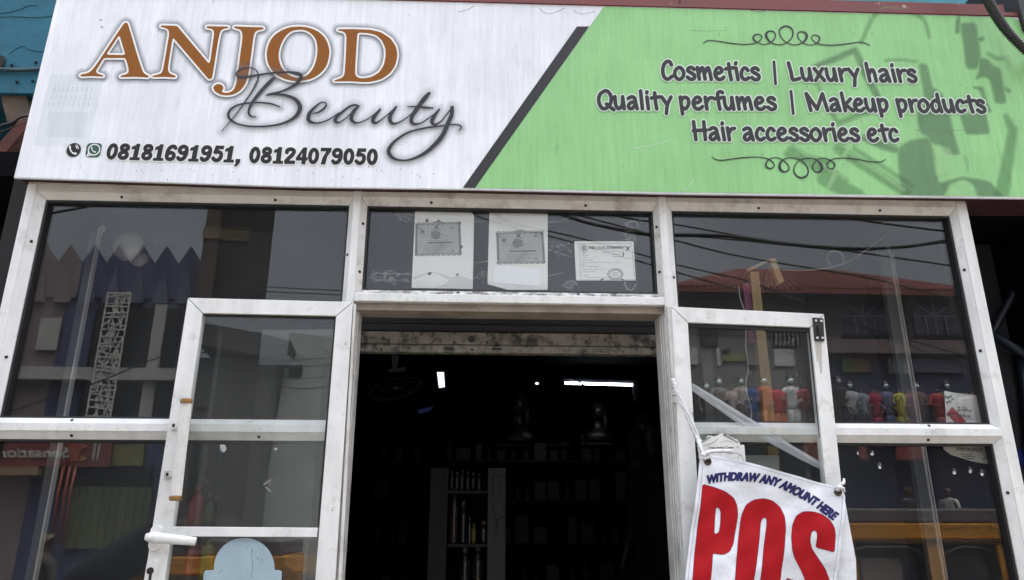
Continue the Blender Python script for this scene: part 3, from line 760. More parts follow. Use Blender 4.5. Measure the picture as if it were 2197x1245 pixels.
# nicks, and pale strokes painted as highlights on peeling wrinkles
NICK = film('scratch', (.25, .26, .27), .55); PALE = film('peel_highlight', (.9, .92, .95), .28)
ik = Ink(.5, 2); rs = random.Random(3)
for x, y in ((215, 43), (217, 58)): ik.stroke([(x, y, 4), (x+3, y+1, 3)], n=1)
for c in ([(984, 26), (1005, 20), (1015, 14)], [(1158, 18), (1170, 28), (1190, 27), (1212, 17)], [(1232, 23), (1248, 30), (1276, 25)], [(1610, 22), (1630, 25), (1650, 20)]): ik.stroke([(a, b, 1.6) for a, b in c])
for _ in range(26):
    x = rs.uniform(1300, 2150); y = rs.uniform(48, 400); ik.stroke([(x, y, 1.3), (x+rs.uniform(-1, 1), y+rs.uniform(2, 8), .7)], n=1)
for _ in range(30):
    x = rs.uniform(150, 980); y = rs.uniform(355, 388); ik.stroke([(x, y, 1.2), (x+rs.uniform(-3, 3), y+rs.uniform(1, 5), .8)], n=1)
for y, a, b in ((411*.21848+190, 1980, 2060), (280, 1965, 2100), (66, 1480, 1560), (240, 1380, 1410)): ik.stroke([(a, y, 1.2), ((a+b)/2, y+rs.uniform(-1, 1.5), 1.0), (b, y, .6)])
ik.sheet('scratches', NICK, sg, lambda x, y: SP(x, y, .0030))
ik = Ink(.5, 2)
for c in ([(1460, 412), (1478, 400), (1490, 380)], [(876, 30), (880, 33)], [(840, 320), (870, 306), (880, 312)], [(612, 250), (622, 256), (614, 270)], [(1350, 320), (1400, 312), (1440, 300)]): ik.stroke([(a, b, 2.0) for a, b in c])
ik.sheet('peel_highlights', PALE, sg, lambda x, y: SP(x, y, .0028))

# brown serif capitals
zA = dict(off=(130, 20), k=.18207); zB = dict(off=(430, 20), k=.20938)
big = Ink(.5, 18)
big.poly([(232, 768), (300, 760), (345, 740), (385, 700), (440, 625), (600, 385), (740, 175), (760, 158), (785, 160), (797, 185), (850, 360), (905, 545), (960, 715), (985, 760), (1040, 785), (1040, 805), (880, 797), (705, 802), (703, 785), (760, 770), (795, 755), (803, 725), (795, 670), (770, 590), (755, 575), (515, 575), (500, 590), (440, 690), (418, 720), (420, 745), (450, 765), (508, 780), (500, 795), (370, 788), (235, 795)], [[(692, 302), (764, 540), (537, 535)]], c=3, **zA)
big.poly([(1180, 210), (1180, 190), (1365, 195), (1385, 210), (1750, 645), (1765, 600), (1790, 420), (1810, 280), (1800, 245), (1770, 228), (1720, 222), (1718, 200), (1980, 205), (1980, 222), (1930, 228), (1895, 245), (1875, 285), (1855, 380), (1820, 600), (1785, 815), (1755, 825), (1735, 815), (1335, 345), (1320, 345), (1300, 460), (1265, 690), (1270, 735), (1290, 760), (1358, 785), (1355, 805), (1225, 797), (1080, 800), (1080, 785), (1150, 770), (1185, 755), (1205, 720), (1235, 560), (1280, 290), (1275, 250), (1255, 230), (1215, 215)], c=3, **zA)
big.poly([(340, 190), (345, 175), (500, 182), (645, 185), (650, 205), (590, 215), (560, 235), (545, 280), (520, 470), (490, 680), (460, 770), (410, 835), (340, 875), (270, 885), (200, 875), (150, 845), (132, 815), (135, 790), (160, 770), (190, 765), (220, 775), (237, 800), (232, 825), (215, 840), (235, 855), (270, 858), (310, 850), (345, 820), (365, 770), (385, 640), (430, 300), (430, 250), (415, 215), (390, 205)], c=3, **zB)
big.poly([(1010, 178), (1100, 188), (1200, 225), (1280, 300), (1318, 400), (1318, 480), (1290, 580), (1225, 660), (1130, 715), (1020, 735), (950, 735), (850, 710), (760, 655), (700, 570), (680, 480), (690, 390), (730, 300), (800, 235), (900, 190)],
         [[(1000, 212), (1070, 215), (1140, 255), (1185, 320), (1198, 400), (1190, 500), (1155, 600), (1100, 670), (1030, 700), (960, 695), (890, 660), (830, 590), (803, 500), (808, 420), (840, 330), (890, 260), (940, 225)]], smooth=True, **zB)
big.poly([(1405, 205), (1560, 203), (1740, 210), (1850, 235), (1950, 300), (2005, 385), (2020, 470), (2000, 570), (1945, 655), (1860, 715), (1760, 742), (1680, 748), (1540, 738), (1370, 740), (1370, 728), (1430, 712), (1465, 690), (1478, 650), (1490, 480), (1497, 280), (1485, 245), (1455, 225), (1410, 220)],
         [[(1625, 240), (1720, 245), (1800, 265), (1860, 320), (1895, 400), (1898, 480), (1880, 570), (1830, 650), (1750, 695), (1660, 710), (1610, 700), (1585, 670), (1588, 560), (1605, 300), (1608, 255)]], c=3, **zB)
HALO = film('printed_grey_halo', (.17, .19, .21), .10)
for i, lv_ in enumerate((14, 11.5, 9.5, 8, 6.8, 5.6)):
    big.sheet('letter_halo', HALO, sg, lambda x, y, i=i: SP(x, y, .0012+.0003*i), lv_, step=2)
WHT = mat('white_print', (.80, .80, .78), .5); BROWN = mat('brown_print', (.255, .095, .018), .6, spec=.15, var=.1, vscale=30, stretch=(6, 6, .6))
big.sheet('letter_outline', WHT, sg, lambda x, y: SP(x, y, .0033), 3.9)
big.sheet('brand_lettering', BROWN, sg, lambda x, y: SP(x, y, .0037), 0)
# grey script word
zC = dict(off=(450, 120), k=.264)
scr = Ink(.5, 16)
S = [[(97, 612, 4), (160, 540, 6), (240, 440, 9), (330, 310, 11), (375, 230, 13), (395, 170, 10), (380, 120, 8), (335, 97, 6), (285, 97, 6), (235, 118, 9), (218, 145, 11), (230, 168, 15), (290, 172, 17), (400, 155, 15), (500, 140, 13), (600, 132, 11), (680, 135, 17), (730, 150, 26), (742, 175, 28), (715, 215, 24), (660, 255, 19), (580, 290, 15), (490, 312, 17), (460, 320, 9)],
     [(460, 320, 9), (540, 312, 15), (620, 322, 19), (690, 350, 27), (728, 395, 33), (730, 440, 33), (700, 490, 27), (640, 530, 19), (560, 558, 15), (450, 573, 14), (330, 573, 13), (230, 555, 13), (170, 520, 19), (150, 480, 19), (170, 435, 17), (230, 400, 14), (320, 383, 13), (420, 380, 13), (510, 393, 13), (568, 415, 9)],
     [(530, 178, 10), (505, 195, 26), (450, 250, 27), (390, 320, 25), (345, 380, 21), (318, 440, 19), (320, 475, 17), (345, 495, 11), (375, 495, 7)],
     [(838, 470, 7), (890, 455, 13), (935, 420, 15), (947, 392, 11), (930, 378, 10), (895, 385, 11), (840, 430, 19), (805, 480, 29), (805, 525, 27), (850, 545, 15), (910, 540, 11), (980, 510, 9), (1050, 462, 7)],
     [(1215, 410, 10), (1180, 400, 15), (1130, 415, 15), (1060, 470, 19), (1020, 515, 27), (1030, 540, 20), (1065, 535, 9), (1120, 495, 7), (1175, 440, 9), (1210, 405, 9)],
     [(1208, 410, 14), (1170, 450, 27), (1150, 500, 29), (1160, 530, 25), (1195, 545, 13), (1250, 530, 9), (1310, 495, 7), (1380, 440, 9)],
     [(1385, 435, 14), (1340, 490, 29), (1325, 530, 27), (1350, 545, 17), (1400, 515, 8), (1460, 465, 8), (1515, 415, 12)],
     [(1515, 415, 16), (1470, 480, 29), (1465, 525, 29), (1490, 550, 19), (1540, 540, 10), (1610, 495, 8), (1660, 450, 7)],
     [(1785, 303, 20), (1750, 340, 33), (1690, 420, 31), (1645, 490, 29), (1640, 535, 29), (1670, 555, 19), (1720, 545, 10), (1780, 505, 8), (1830, 470, 7)],
     [(1610, 415, 8), (1680, 413, 13), (1750, 420, 17), (1815, 425, 9)],
     [(1865, 435, 13), (1825, 490, 27), (1805, 535, 29), (1830, 560, 19), (1880, 530, 9), (1930, 470, 9), (1975, 420, 14)],
     [(1970, 420, 28), (1965, 480, 31), (1935, 550, 33), (1895, 640, 33), (1830, 720, 31), (1740, 795, 25), (1640, 840, 17), (1560, 850, 15), (1490, 830, 23), (1455, 785, 31), (1465, 740, 25), (1520, 680, 19), (1620, 620, 15), (1760, 585, 13), (1880, 570, 11), (1980, 558, 10), (2030, 565, 11), (2045, 585, 11), (2025, 608, 5)]]
for s_ in S: scr.stroke(s_, n=8, **zC)
HALO2 = film('printed_soft_halo', (.20, .21, .23), .055)
for i, lv_ in enumerate((13, 10, 7.5, 5, 3)):
    scr.sheet('script_halo', HALO2, sg, lambda x, y, i=i: SP(x, y, .0040+.0003*i), lv_, step=2)
scr.sheet('script_lettering', GREY, sg, lambda x, y: SP(x, y, .0056), .2)
# phone numbers and icons
DG = mat('dark_print', (.026, .027, .030), .6, spec=.2, var=.1, vscale=30)
num = Ink(.4, 6)
def arc_(cx, cy, rx, ry, a0, a1, n=20): return [(cx+rx*math.cos(R(a0+(a1-a0)*i/n)), cy+ry*math.sin(R(a0+(a1-a0)*i/n))) for i in range(n+1)]
DIG = {'0': [arc_(.285, .5, .185, .395, 0, 360)], '8': [arc_(.285, .745, .165, .160, 0, 360), arc_(.285, .29, .188, .19, 0, 360)],
 '6': [arc_(.285, .30, .185, .205, 0, 360), [(.47, .80), (.40, .885), (.29, .89), (.18, .80), (.105, .60), (.10, .30)]],
 '9': [arc_(.285, .70, .185, .205, 0, 360), [(.10, .20), (.17, .115), (.28, .11), (.39, .20), (.465, .40), (.47, .70)]],
 '2': [[(.10, .70), (.12, .82), (.28, .895), (.44, .82), (.455, .68), (.36, .50), (.20, .30), (.10, .13)]],
 '5': [[(.15, .60), (.30, .63), (.45, .52), (.46, .30), (.36, .125), (.20, .11), (.09, .22)]], '4': [], '7': [], '1': [], ',': []}
DPO = {'1': [[(.20, 0), (.42, 0), (.42, 1), (.27, 1), (.21, .90), (.05, .82), (.05, .66), (.20, .70)], [(.05, 0), (.55, 0), (.55, .15), (.05, .15)]],
 '2': [[(.04, 0), (.56, 0), (.56, .18), (.10, .18)]], '5': [[(.12, 1), (.53, 1), (.53, .81), (.27, .81), (.25, .66), (.05, .56)]],
 '4': [[(.31, 0), (.50, 0), (.50, 1), (.33, 1), (.31, .80)], [(.01, .22), (.58, .22), (.58, .40), (.19, .40), (.37, 1.0), (.33, 1.0), (.01, .38)]],
 '7': [[(.03, 1), (.56, 1), (.56, .84), (.38, .50), (.31, 0), (.10, 0), (.16, .40), (.33, .81), (.03, .81)]], ',': [[(.06, .20), (.28, .20), (.28, .02), (.16, -.22), (.03, -.22), (.12, 0), (.06, 0)]]}
def digits(ik, text_, a, b, h, lean=0.0):
    adv = [.36 if c == ',' else .60 for c in text_]; tot = sum(adv)-.04; u = 0
    def fn(x, y):
        t = x/tot; px = a[0]+(b[0]-a[0])*t; py = a[1]+(b[1]-a[1])*t; ux, uy = 1160-px, -4281-py; l = math.hypot(ux, uy)
        return (px+(ux/l+lean)*y*h, py+uy/l*y*h)
    for c, ad in zip(text_, adv):
        for st_ in DIG[c]: ik.stroke([(*fn(u+x, y), .205*h) for x, y in (st_ if len(st_) > 12 else catmull(st_, 5))], n=1)
        for po_ in DPO.get(c, []): ik.poly([fn(u+x, y) for x, y in po_])
        u += ad
digits(num, '08181691951,', (225, 342), (516, 349), 35, .035)
digits(num, '08124079050', (532.5, 350), (809, 354.5), 35)
num.sheet('number_outline', WHT, sg, lambda x, y: SP(x, y, .0016), 3.0)
num.sheet('phone_number', DG, sg, lambda x, y: SP(x, y, .0022), .6)
zD = dict(off=(120, 280), k=.32772)
def disc(cx, cy, rx, ry, n=40, tilt=0.0): return [(cx+rx*math.cos(2*math.pi*i/n)+tilt*ry*math.sin(2*math.pi*i/n), cy-ry*math.sin(2*math.pi*i/n)) for i in range(n)]
ik = Ink(.3, 3); ik.poly(disc(158, 322, 15.5, 15, tilt=.15)); ik.sheet('phone_icon', DG, sg, lambda x, y: SP(x, y, .0016))
def receiver(ik, cx, cy, s, a=0.0):
    ik.stroke([(cx-.50*s, cy-.62*s, .34*s), (cx-.42*s, cy-.1*s, .22*s), (cx-.02*s, cy+.42*s, .22*s), (cx+.45*s, cy+.52*s, .34*s)], n=8)
ik = Ink(.25, 3); receiver(ik, 156.5, 323, 13)
for r in (4.5, 7.8): ik.stroke([(161+r*math.cos(t)*.9, 318.5-r*math.sin(t), 1.6) for t in (1.25, .8, .35, -.1)])
ik.sheet('phone_icon', WHT, sg, lambda x, y: SP(x, y, .0020))
GRN = mat('deep_green_print', (.018, .085, .060), .5)
ik = Ink(.3, 3); ik.poly([(187, 307), (220, 307.5), (214, 338), (182, 337)], c=5); ik.sheet('chat_icon', GRN, sg, lambda x, y: SP(x, y, .0016))
ik = Ink(.25, 3)
cc = [(x, y, 2.3) for x, y in disc(201.8, 321.5, 12.2, 11.3, 32, .12)]; cc.append(cc[0])
ik.stroke(cc, n=1); ik.stroke([(190.5, 326.5, 2.3), (187, 334.8, 2.2), (196, 331.8, 2.3)], n=1)
receiver(ik, 201, 322, 8.2); ik.sheet('chat_icon', WHT, sg, lambda x, y: SP(x, y, .0020))

# hand-lettered lines on the green half
GLY = {
 'C': (.80, [[(.62, 1.22), (.52, 1.46), (.33, 1.48), (.12, 1.2), (.03, .7), (.1, .2), (.32, .0), (.62, .25)]]),
 'o': (.80, [[(.3, 1), (.08, .78), (.0, .42), (.12, .08), (.33, .0), (.55, .28), (.58, .66), (.42, .96), (.3, 1)]]),
 's': (.68, [[(.48, .84), (.34, 1.0), (.13, .94), (.08, .72), (.3, .52), (.48, .34), (.44, .08), (.22, .0), (.02, .18)]]),
 'm': (1.12, [[(.03, 1.0), (.1, .02)], [(.1, .5), (.28, .94), (.40, .88), (.48, .04)], [(.48, .5), (.66, .94), (.78, .88), (.88, .0)]]),
 'e': (.76, [[(.1, .48), (.36, .58), (.5, .76), (.40, .98), (.22, .96), (.05, .65), (.05, .3), (.2, .03), (.42, .03), (.58, .2)]]),
 't': (.62, [[(.22, 1.34), (.24, .6), (.3, .0)], [(.0, .9), (.3, .98), (.54, 1.0)]]),
 'i': (.34, [[(.06, .98), (.12, .0)], [(.06, 1.34), (.08, 1.42)]]),
 'c': (.68, [[(.48, .8), (.36, .98), (.2, .95), (.04, .6), (.06, .2), (.25, .01), (.48, .16)]]),
 'L': (.78, [[(.03, 1.45), (.12, .7), (.17, .06), (.38, .06), (.60, .15)]]),
 'u': (.80, [[(.02, 1), (.05, .35), (.18, .03), (.34, .08), (.48, .45), (.50, 1.0)], [(.50, 1.0), (.57, .0)]]),
 'x': (.74, [[(.02, 1), (.55, .0)], [(.52, 1), (.02, .0)]]),
 'r': (.60, [[(.04, 1), (.1, .0)], [(.1, .55), (.28, .9), (.48, .96)]]),
 'y': (.72, [[(.02, 1), (.3, .42)], [(.6, 1.0), (.36, .35), (.26, -.38)]]),
 'h': (.76, [[(.03, 1.5), (.1, .0)], [(.1, .55), (.28, .94), (.43, .85), (.5, .0)]]),
 'a': (.80, [[(.05, .86), (.25, 1.0), (.44, .9), (.50, .5), (.58, .0)], [(.48, .6), (.2, .5), (.04, .25), (.12, .02), (.3, .06), (.5, .4)]]),
 'Q': (1.0, [[(.4, 1.5), (.1, 1.2), (.0, .65), (.15, .1), (.4, .0), (.72, .4), (.78, 1.0), (.6, 1.42), (.4, 1.5)], [(.48, .38), (.92, -.1)]]),
 'l': (.36, [[(.04, 1.5), (.1, .0)]]),
 'p': (.80, [[(.04, 1), (.12, -.42)], [(.08, .7), (.28, .98), (.52, .84), (.53, .38), (.32, .02), (.12, .15)]]),
 'f': (.60, [[(.55, 1.40), (.40, 1.48), (.24, 1.3), (.25, .6), (.3, .0)], [(.0, .88), (.55, .98)]]),
 'M': (1.5, [[(.04, 1.42), (.2, .0)], [(.04, 1.42), (.62, .12)], [(.62, .12), (1.08, 1.42)], [(1.08, 1.42), (1.28, .0)]]),
 'k': (.74, [[(.03, 1.5), (.12, .0)], [(.55, 1.0), (.15, .48)], [(.2, .5), (.62, .0)]]),
 'd': (.82, [[(.50, 1.5), (.52, .7), (.6, .0)], [(.5, .8), (.3, .97), (.06, .65), (.08, .15), (.3, .01), (.52, .35)]]),
 'H': (1.0, [[(.05, 1.5), (.12, .0)], [(.7, 1.5), (.72, .0)], [(.0, .75), (.82, .8)]]),
 ' ': (.42, [])}
def hand(ik, word, a, b, xh=25.5, w_=8.3):
    adv = sum(GLY[c][0] for c in word)-.2; u = 0
    for c in word:
        A, st_ = GLY[c]
        for s_ in st_:
            q = []
            for x, y in (catmull(s_, 6) if len(s_) > 2 else s_):
                t = (u+x)/adv; bx = a[0]+(b[0]-a[0])*t; by = a[1]+(b[1]-a[1])*t
                ux, uy = 1160-bx, -4281-by; l = math.hypot(ux, uy)
                q.append((bx+ux/l*y*xh, by+uy/l*y*xh, w_))
            ik.stroke(q, n=1)
        u += A
hk = Ink(.4, 6)
hand(hk, 'Cosmetics', (1422, 170), (1629, 171.5)); hand(hk, 'Luxury hairs', (1695, 172), (1966, 175.5))
hand(hk, 'Quality perfumes', (1285, 233), (1664, 235)); hand(hk, 'Makeup products', (1733, 237), (2114, 241))
hand(hk, 'Hair accessories etc', (1489, 299.5), (1927, 303))
hk.stroke([(1660.5, 133, 6.5), (1664, 180, 6.5)], n=1); hk.stroke([(1697, 196, 6.5), (1702, 244, 6.5)], n=1)
hk.sheet('slogan_outline', mat('pale_print', (.62, .72, .62), .5), sg, lambda x, y: SP(x, y, .0030), 2.3)
hk.sheet('slogan_lettering', GREY, sg, lambda x, y: SP(x, y, .0036), 0)
FL1 = [(150, 332, 7), (190, 305, 10), (230, 298, 9), (330, 308, 10), (450, 328, 11), (600, 342, 10), (700, 335, 9), (760, 315, 11), (800, 285, 9), (808, 255, 11), (790, 235, 10), (755, 230, 12), (725, 240, 14), (712, 270, 17), (730, 300, 14), (765, 322, 9), (810, 340, 8), (860, 340, 8), (915, 315, 12), (955, 270, 11), (962, 230, 11), (940, 200, 12), (905, 193, 14), (870, 205, 20), (856, 240, 27), (876, 285, 22), (920, 325, 12), (985, 345, 10), (1040, 342, 9), (1095, 318, 10), (1145, 265, 12), (1158, 210, 14), (1142, 165, 15), (1100, 140, 17), (1060, 140, 17), (1018, 165, 15), (1005, 205, 12), (1025, 260, 10), (1075, 315, 10), (1140, 342, 9), (1200, 346, 10), (1260, 325, 13), (1305, 280, 24), (1312, 240, 26), (1295, 212, 18), (1260, 200, 12), (1222, 208, 12), (1210, 240, 11), (1225, 280, 10), (1270, 325, 10), (1340, 348, 8), (1395, 342, 8), (1440, 315, 14), (1456, 285, 16), (1450, 255, 13), (1420, 239, 11), (1382, 242, 10), (1367, 265, 9), (1385, 300, 9), (1430, 330, 10), (1500, 347, 10), (1620, 350, 10), (1750, 338, 11), (1860, 322, 10), (1920, 318, 10), (1975, 330, 9), (2022, 352, 7)]
FL2 = [(235, 132, 6), (270, 158, 9), (330, 170, 11), (400, 165, 11), (500, 150, 11), (620, 138, 10), (720, 135, 8), (800, 145, 9), (850, 162, 12), (895, 195, 10), (904, 225, 11), (885, 253, 12), (850, 257, 15), (822, 240, 19), (816, 210, 18), (832, 178, 12), (870, 150, 9), (920, 142, 8), (970, 152, 9), (1020, 185, 12), (1060, 235, 11), (1058, 272, 13), (1020, 294, 14), (984, 282, 22), (962, 245, 28), (972, 195, 22), (1010, 160, 12), (1070, 143, 9), (1130, 148, 9), (1180, 165, 10), (1240, 215, 11), (1268, 275, 13), (1258, 328, 17), (1215, 356, 19), (1165, 350, 18), (1122, 308, 15), (1116, 260, 12), (1140, 205, 10), (1185, 165, 10), (1250, 148, 10), (1310, 150, 10), (1360, 170, 14), (1402, 210, 26), (1416, 255, 28), (1396, 287, 20), (1360, 298, 13), (1323, 270, 12), (1316, 230, 11), (1340, 185, 10), (1380, 155, 9), (1430, 147, 8), (1480, 158, 9), (1530, 185, 14), (1551, 220, 17), (1541, 252, 13), (1510, 263, 11), (1477, 245, 10), (1471, 210, 10), (1500, 175, 10), (1560, 152, 10), (1660, 148, 11), (1780, 158, 12), (1900, 180, 11), (1990, 190, 11), (2060, 182, 9), (2100, 158, 6)]
ik = Ink(.35, 3); ik.stroke(FL1, n=6, off=(1480, 30), k=.19117); ik.sheet('flourish', GREY, sg, lambda x, y: SP(x, y, .0032), .15)
ik = Ink(.35, 3); ik.stroke(FL2, n=6, off=(1480, 310), k=.20027); ik.sheet('flourish', GREY, sg, lambda x, y: SP(x, y, .0032), .15)

# black corrugated conduit hanging over the right end of the sign
pth = [P(x, y, YSG-.09+max(0, x-2215)*.010) for x, y in catmull([(2030, -240), (2062, -130), (2085, -60), (2112, -14), (2134, 28), (2160, 66), (2197, 104), (2250, 150), (2320, 190)], 40)]
mb = MB(); mb.tube(pth, [.0165+.0022*(1 if k % 4 < 2 else -1) for k in range(len(pth))], 12)
tag(mb.build('corrugated_conduit', mat('conduit_plastic', (.018, .018, .019), .45), None, True), 'black corrugated conduit hanging over the top right corner of the sign', 'conduit')
mb = MB(); slab(mb, Plane((0, YSG-.02, 0), (0, 1, 0)), [(2160, -90), (2176, -90), (2240, 90), (2200, 60)], 0, .46)
tag(mb.build('steel_bracket', mat('black_steel', (.03, .03, .032), .5, .4, var=.3)), 'dark steel bracket beside the top right corner of the sign', 'bracket')

# ================================================================== BANNER ON THE RIGHT DOOR
YBN = -.105
BAN = Plane((0, YBN, 0), (0, 1, 0))
def wave(x, z): return .006*np.sin(x*14+z*5)+.004*np.sin(z*23-x*9)+.0016*np.sin(x*55+z*21)+.0012*np.sin(z*70-x*38)
def BP(px, py, d=0.0):
    v = BAN.V(np.asarray(px, float), np.asarray(py, float), -d).copy(); v[..., 1] += wave(v[..., 0], v[..., 2]); return v
CLOTH = mat('banner_cloth', (.71, .73, .78), .5, var=.07, vscale=9, bump=.9, bscale=14, dirt=(.45, .42, .36), dscale=9, dlo=.62, dhi=.85)
REDB = mat('red_ink', (.37, .010, .015), .65, var=.08, vscale=30, bump=.2, bscale=9, spec=.12); NAVY = mat('navy_ink', (.018, .017, .10), .5, spec=.3)
bn = thing('cloth_banner', 'white cloth banner with red POS lettering tied across the right glass door', 'banner', tuple(BAN(1640, 1200)))
zN = dict(off=(1440, 900), k=.27704)
tp = catmull([(1503, 984), (1520, 977), (1540, 978), (1601, 991), (1689, 1016), (1760, 1036), (1808, 1046)], 6)
def edge_l(y): return 1503+(1468-1503)*(y-984)/(1245-984)
def edge_r(y): return np.interp(y, [1046, 1066, 1245, 1700], [1809, 1813, 1795, 1750])
ik = Ink(1.0, 2)
ik.poly([*tp, (1813, 1066), (1804, 1150), (1795, 1245), (1778, 1420), (1444, 1420), (1468, 1245), (1500, 1000)])
fx, fy, ff = ik.cut(0, run=6)
bo = link_mesh('banner_sheet', BP(fx, fy), ff, CLOTH, bn)
bo.modifiers.new('thickness', 'SOLIDIFY').thickness = .0012
sol = bo.modifiers[0]; sol.offset = 1
# hems
SEAM = film('hem_stitching', (.22, .22, .25), .5)
ik = Ink(.4, 2)
ik.stroke([(x+1, y+6, 1.2) for x, y in tp[2:]], n=1); ik.stroke([(1508, 1000, 1.3), (1474, 1245, 1.3), (1455, 1400, 1.3)], n=1); ik.stroke([(1807, 1064, 1.2), (1788, 1245, 1.2), (1773, 1400, 1.2)], n=1)
ik.sheet('hem', SEAM, bn, lambda x, y: BP(x, y, .0022))
pos = Ink(.5, 6)
pos.poly([(243, 503), (330, 525), (420, 560), (490, 610), (516, 665), (521, 740), (505, 850), (485, 960), (455, 1020), (410, 1045), (360, 1043), (318, 1033), (300, 1245), (290, 1500), (125, 1500), (158, 1245), (190, 960), (215, 740)], [[(350, 678), (375, 685), (390, 710), (388, 790), (375, 870), (355, 888), (332, 888), (338, 800)]], c=3, **zN)
pos.poly([(465, 1500), (490, 1245), (520, 960), (552, 740), (590, 660), (650, 622), (720, 612), (790, 630), (850, 680), (880, 750), (887, 850), (875, 1000), (855, 1245), (835, 1500), (675, 1500), (695, 1245), (710, 1080), (735, 900), (748, 810), (748, 770), (735, 757), (715, 765), (702, 800), (690, 900), (665, 1080), (640, 1245), (615, 1500)], c=3, **zN)
pos.poly([(1225, 1500), (1230, 1245), (1200, 1170), (1140, 1080), (1085, 1000), (1068, 940), (1075, 880), (1090, 860), (1108, 860), (1120, 880), (1121, 930), (1115, 990), (1256, 1028), (1264, 900), (1255, 840), (1220, 780), (1160, 735), (1090, 715), (1020, 715), (970, 745), (940, 820), (930, 920), (935, 1010), (950, 1060), (1000, 1150), (1045, 1250), (1050, 1500)], c=3, **zN)
pos.poly([(905, 1232), (1000, 1262), (1000, 1500), (890, 1500)], **zN)
pos.sheet('red_edge', NAVY, bn, lambda x, y: BP(x, y, .0010), .7, run=12)
pos.sheet('red_lettering', REDB, bn, lambda x, y: BP(x, y, .0014), 0, run=12)
base = [(1440+x*.27704, 900+y*.27704) for x, y in catmull([(282, 497), (400, 476), (520, 472), (640, 480), (720, 492), (800, 512), (880, 545), (960, 586), (1060, 642), (1150, 707), (1245, 780)], 8)]
bl = [0]
for a, b in zip(base, base[1:]): bl.append(bl[-1]+math.hypot(b[0]-a[0], b[1]-a[1]))
bx_ = [p[0] for p in base]; by_ = [p[1] for p in base]
def arcfn(u, v):
    s_ = u*bl[-1]; h = v/.729*17.6
    x = np.interp(s_, bl, bx_); y = np.interp(s_, bl, by_); x2 = np.interp(s_+2, bl, bx_); y2 = np.interp(s_+2, bl, by_)
    if s_ > bl[-1]-2: x2 = x+(x-np.interp(s_-2, bl, bx_)); y2 = y+(y-np.interp(s_-2, bl, by_))
    l = math.hypot(x2-x, y2-y)+1e-6; nx, ny = (y2-y)/l, -(x2-x)/l
    return (x+nx*h+.12*h, y+ny*h)
ik = Ink(.3, 4); ik.text('WITHDRAW ANY AMOUNT HERE', arcfn, shear=.08, spacing=1.0)
ik.sheet('arched_lettering', NAVY, bn, lambda x, y: BP(x, y, .0014), 1.6, run=12)
EYE = mat('eyelet_brass', (.10, .075, .05), .4, .7)
for px, py in ((1519, 990), (1797, 1056)):
    c = Vector(BP(px, py, .003)); mb = MB(); N = 18; n = 6
    vs = []; fs = []
    for i in range(N):
        a = 2*math.pi*i/N; u = Vector((math.cos(a), 0, math.sin(a)))
        for k in range(n): b = 2*math.pi*k/n; vs.append(c+u*(.0095+.003*math.cos(b))+Vector((0, .0025*math.sin(b), 0)))
    for i in range(N):
        for k in range(n): fs.append((i*n+k, i*n+(k+1) % n, ((i+1) % N)*n+(k+1) % n, ((i+1) % N)*n+k))
    mb.add(vs, fs); e = mb.build('eyelet', EYE, bn, True)
    MB().tube([c+Vector((0, .0005, 0)), c+Vector((0, 0, 0))], .0075, 16).build('eyelet_hole', RUB, e)
# loose fold of the banner hanging behind its right edge
mb = MB(); q = [(1812, 1070, -.085), (1814, 1080, -.082), (1821, 1120, -.08), (1836, 1199, -.08), (1838, 1245, -.078), (1840, 1400, -.07)]; q2 = [(1806, 1074, -.09), (1806, 1100, -.09), (1804, 1150, -.09), (1800, 1199, -.088), (1796, 1245, -.085), (1780, 1400, -.08)]
vs = [P(x, y, d) for a, b in zip(q, q2) for x, y, d in (a, ((a[0]+b[0])/2, (a[1]+b[1])/2, (a[2]+b[2])/2-.006), b)]
vs = vs+[v+Vector((0, .002, 0)) for v in vs]; n = len(q)*3
fs = []
for i in range(len(q)-1):
    for k in range(2):
        a = i*3+k; fs += [(a, a+1, a+4, a+3), (n+a+3, n+a+4, n+a+1, n+a)]
mb.add(vs, fs); mb.build('loose_fold', CLOTH, bn, True)

# cloth ties
TIE = mat('white_tie_cloth', (.70, .71, .73), .7, var=.15, vscale=60, bump=.5, bscale=90)
def strip(mb, px, w_, d0, tw=0.0):
    """ribbon of crumpled cloth along pixel points (x, y, depth)"""
    pts = catmull([(a, b, c) for a, b, c in px], 6); vs = []
    for i, p in enumerate(pts):
        v = P(p[0], p[1], p[2]); nx = P(pts[min(i+1, len(pts)-1)][0], pts[min(i+1, len(pts)-1)][1], pts[min(i+1, len(pts)-1)][2]); pv = P(*pts[max(i-1, 0)])
        t = (nx-pv).normalized(); s = t.cross(Vector((0, 1, 0))).normalized(); a = tw*i/len(pts)*6
        ww = w_*(1+.25*math.sin(i*1.7)); vs += [v+s*ww+Vector((0, .3*ww*math.sin(a), 0)), v+Vector((0, -.5*ww, 0)), v-s*ww-Vector((0, .3*ww*math.sin(a), 0)), v+Vector((0, .5*ww, 0))]
    n = len(pts); fs = [(0, 1, 2, 3), tuple(range(4*n-1, 4*n-5, -1))]
    for i in range(n-1):
        for k in range(4): fs.append((4*i+k, 4*i+(k+1) % 4, 4*i+4+(k+1) % 4, 4*i+4+k))
    return mb.add(vs, fs)
tie = thing('cloth_tie', 'twisted white cloth strip tying the left corner of the banner to the hinge', 'tie', tuple(P(1500, 950, -.08)))
mb = MB(); strip(mb, [(1443, 812, -.07), (1455, 850, -.075), (1474, 893, -.08), (1490, 928, -.085), (1503, 962, -.1), (1509, 976, -.108)], .0065, 0, 1); strip(mb, [(1448, 820, -.072), (1466, 868, -.08), (1488, 912, -.086), (1500, 940, -.09), (1506, 970, -.106)], .004, 0, 2)
mb.build('strip', TIE, tie, True)
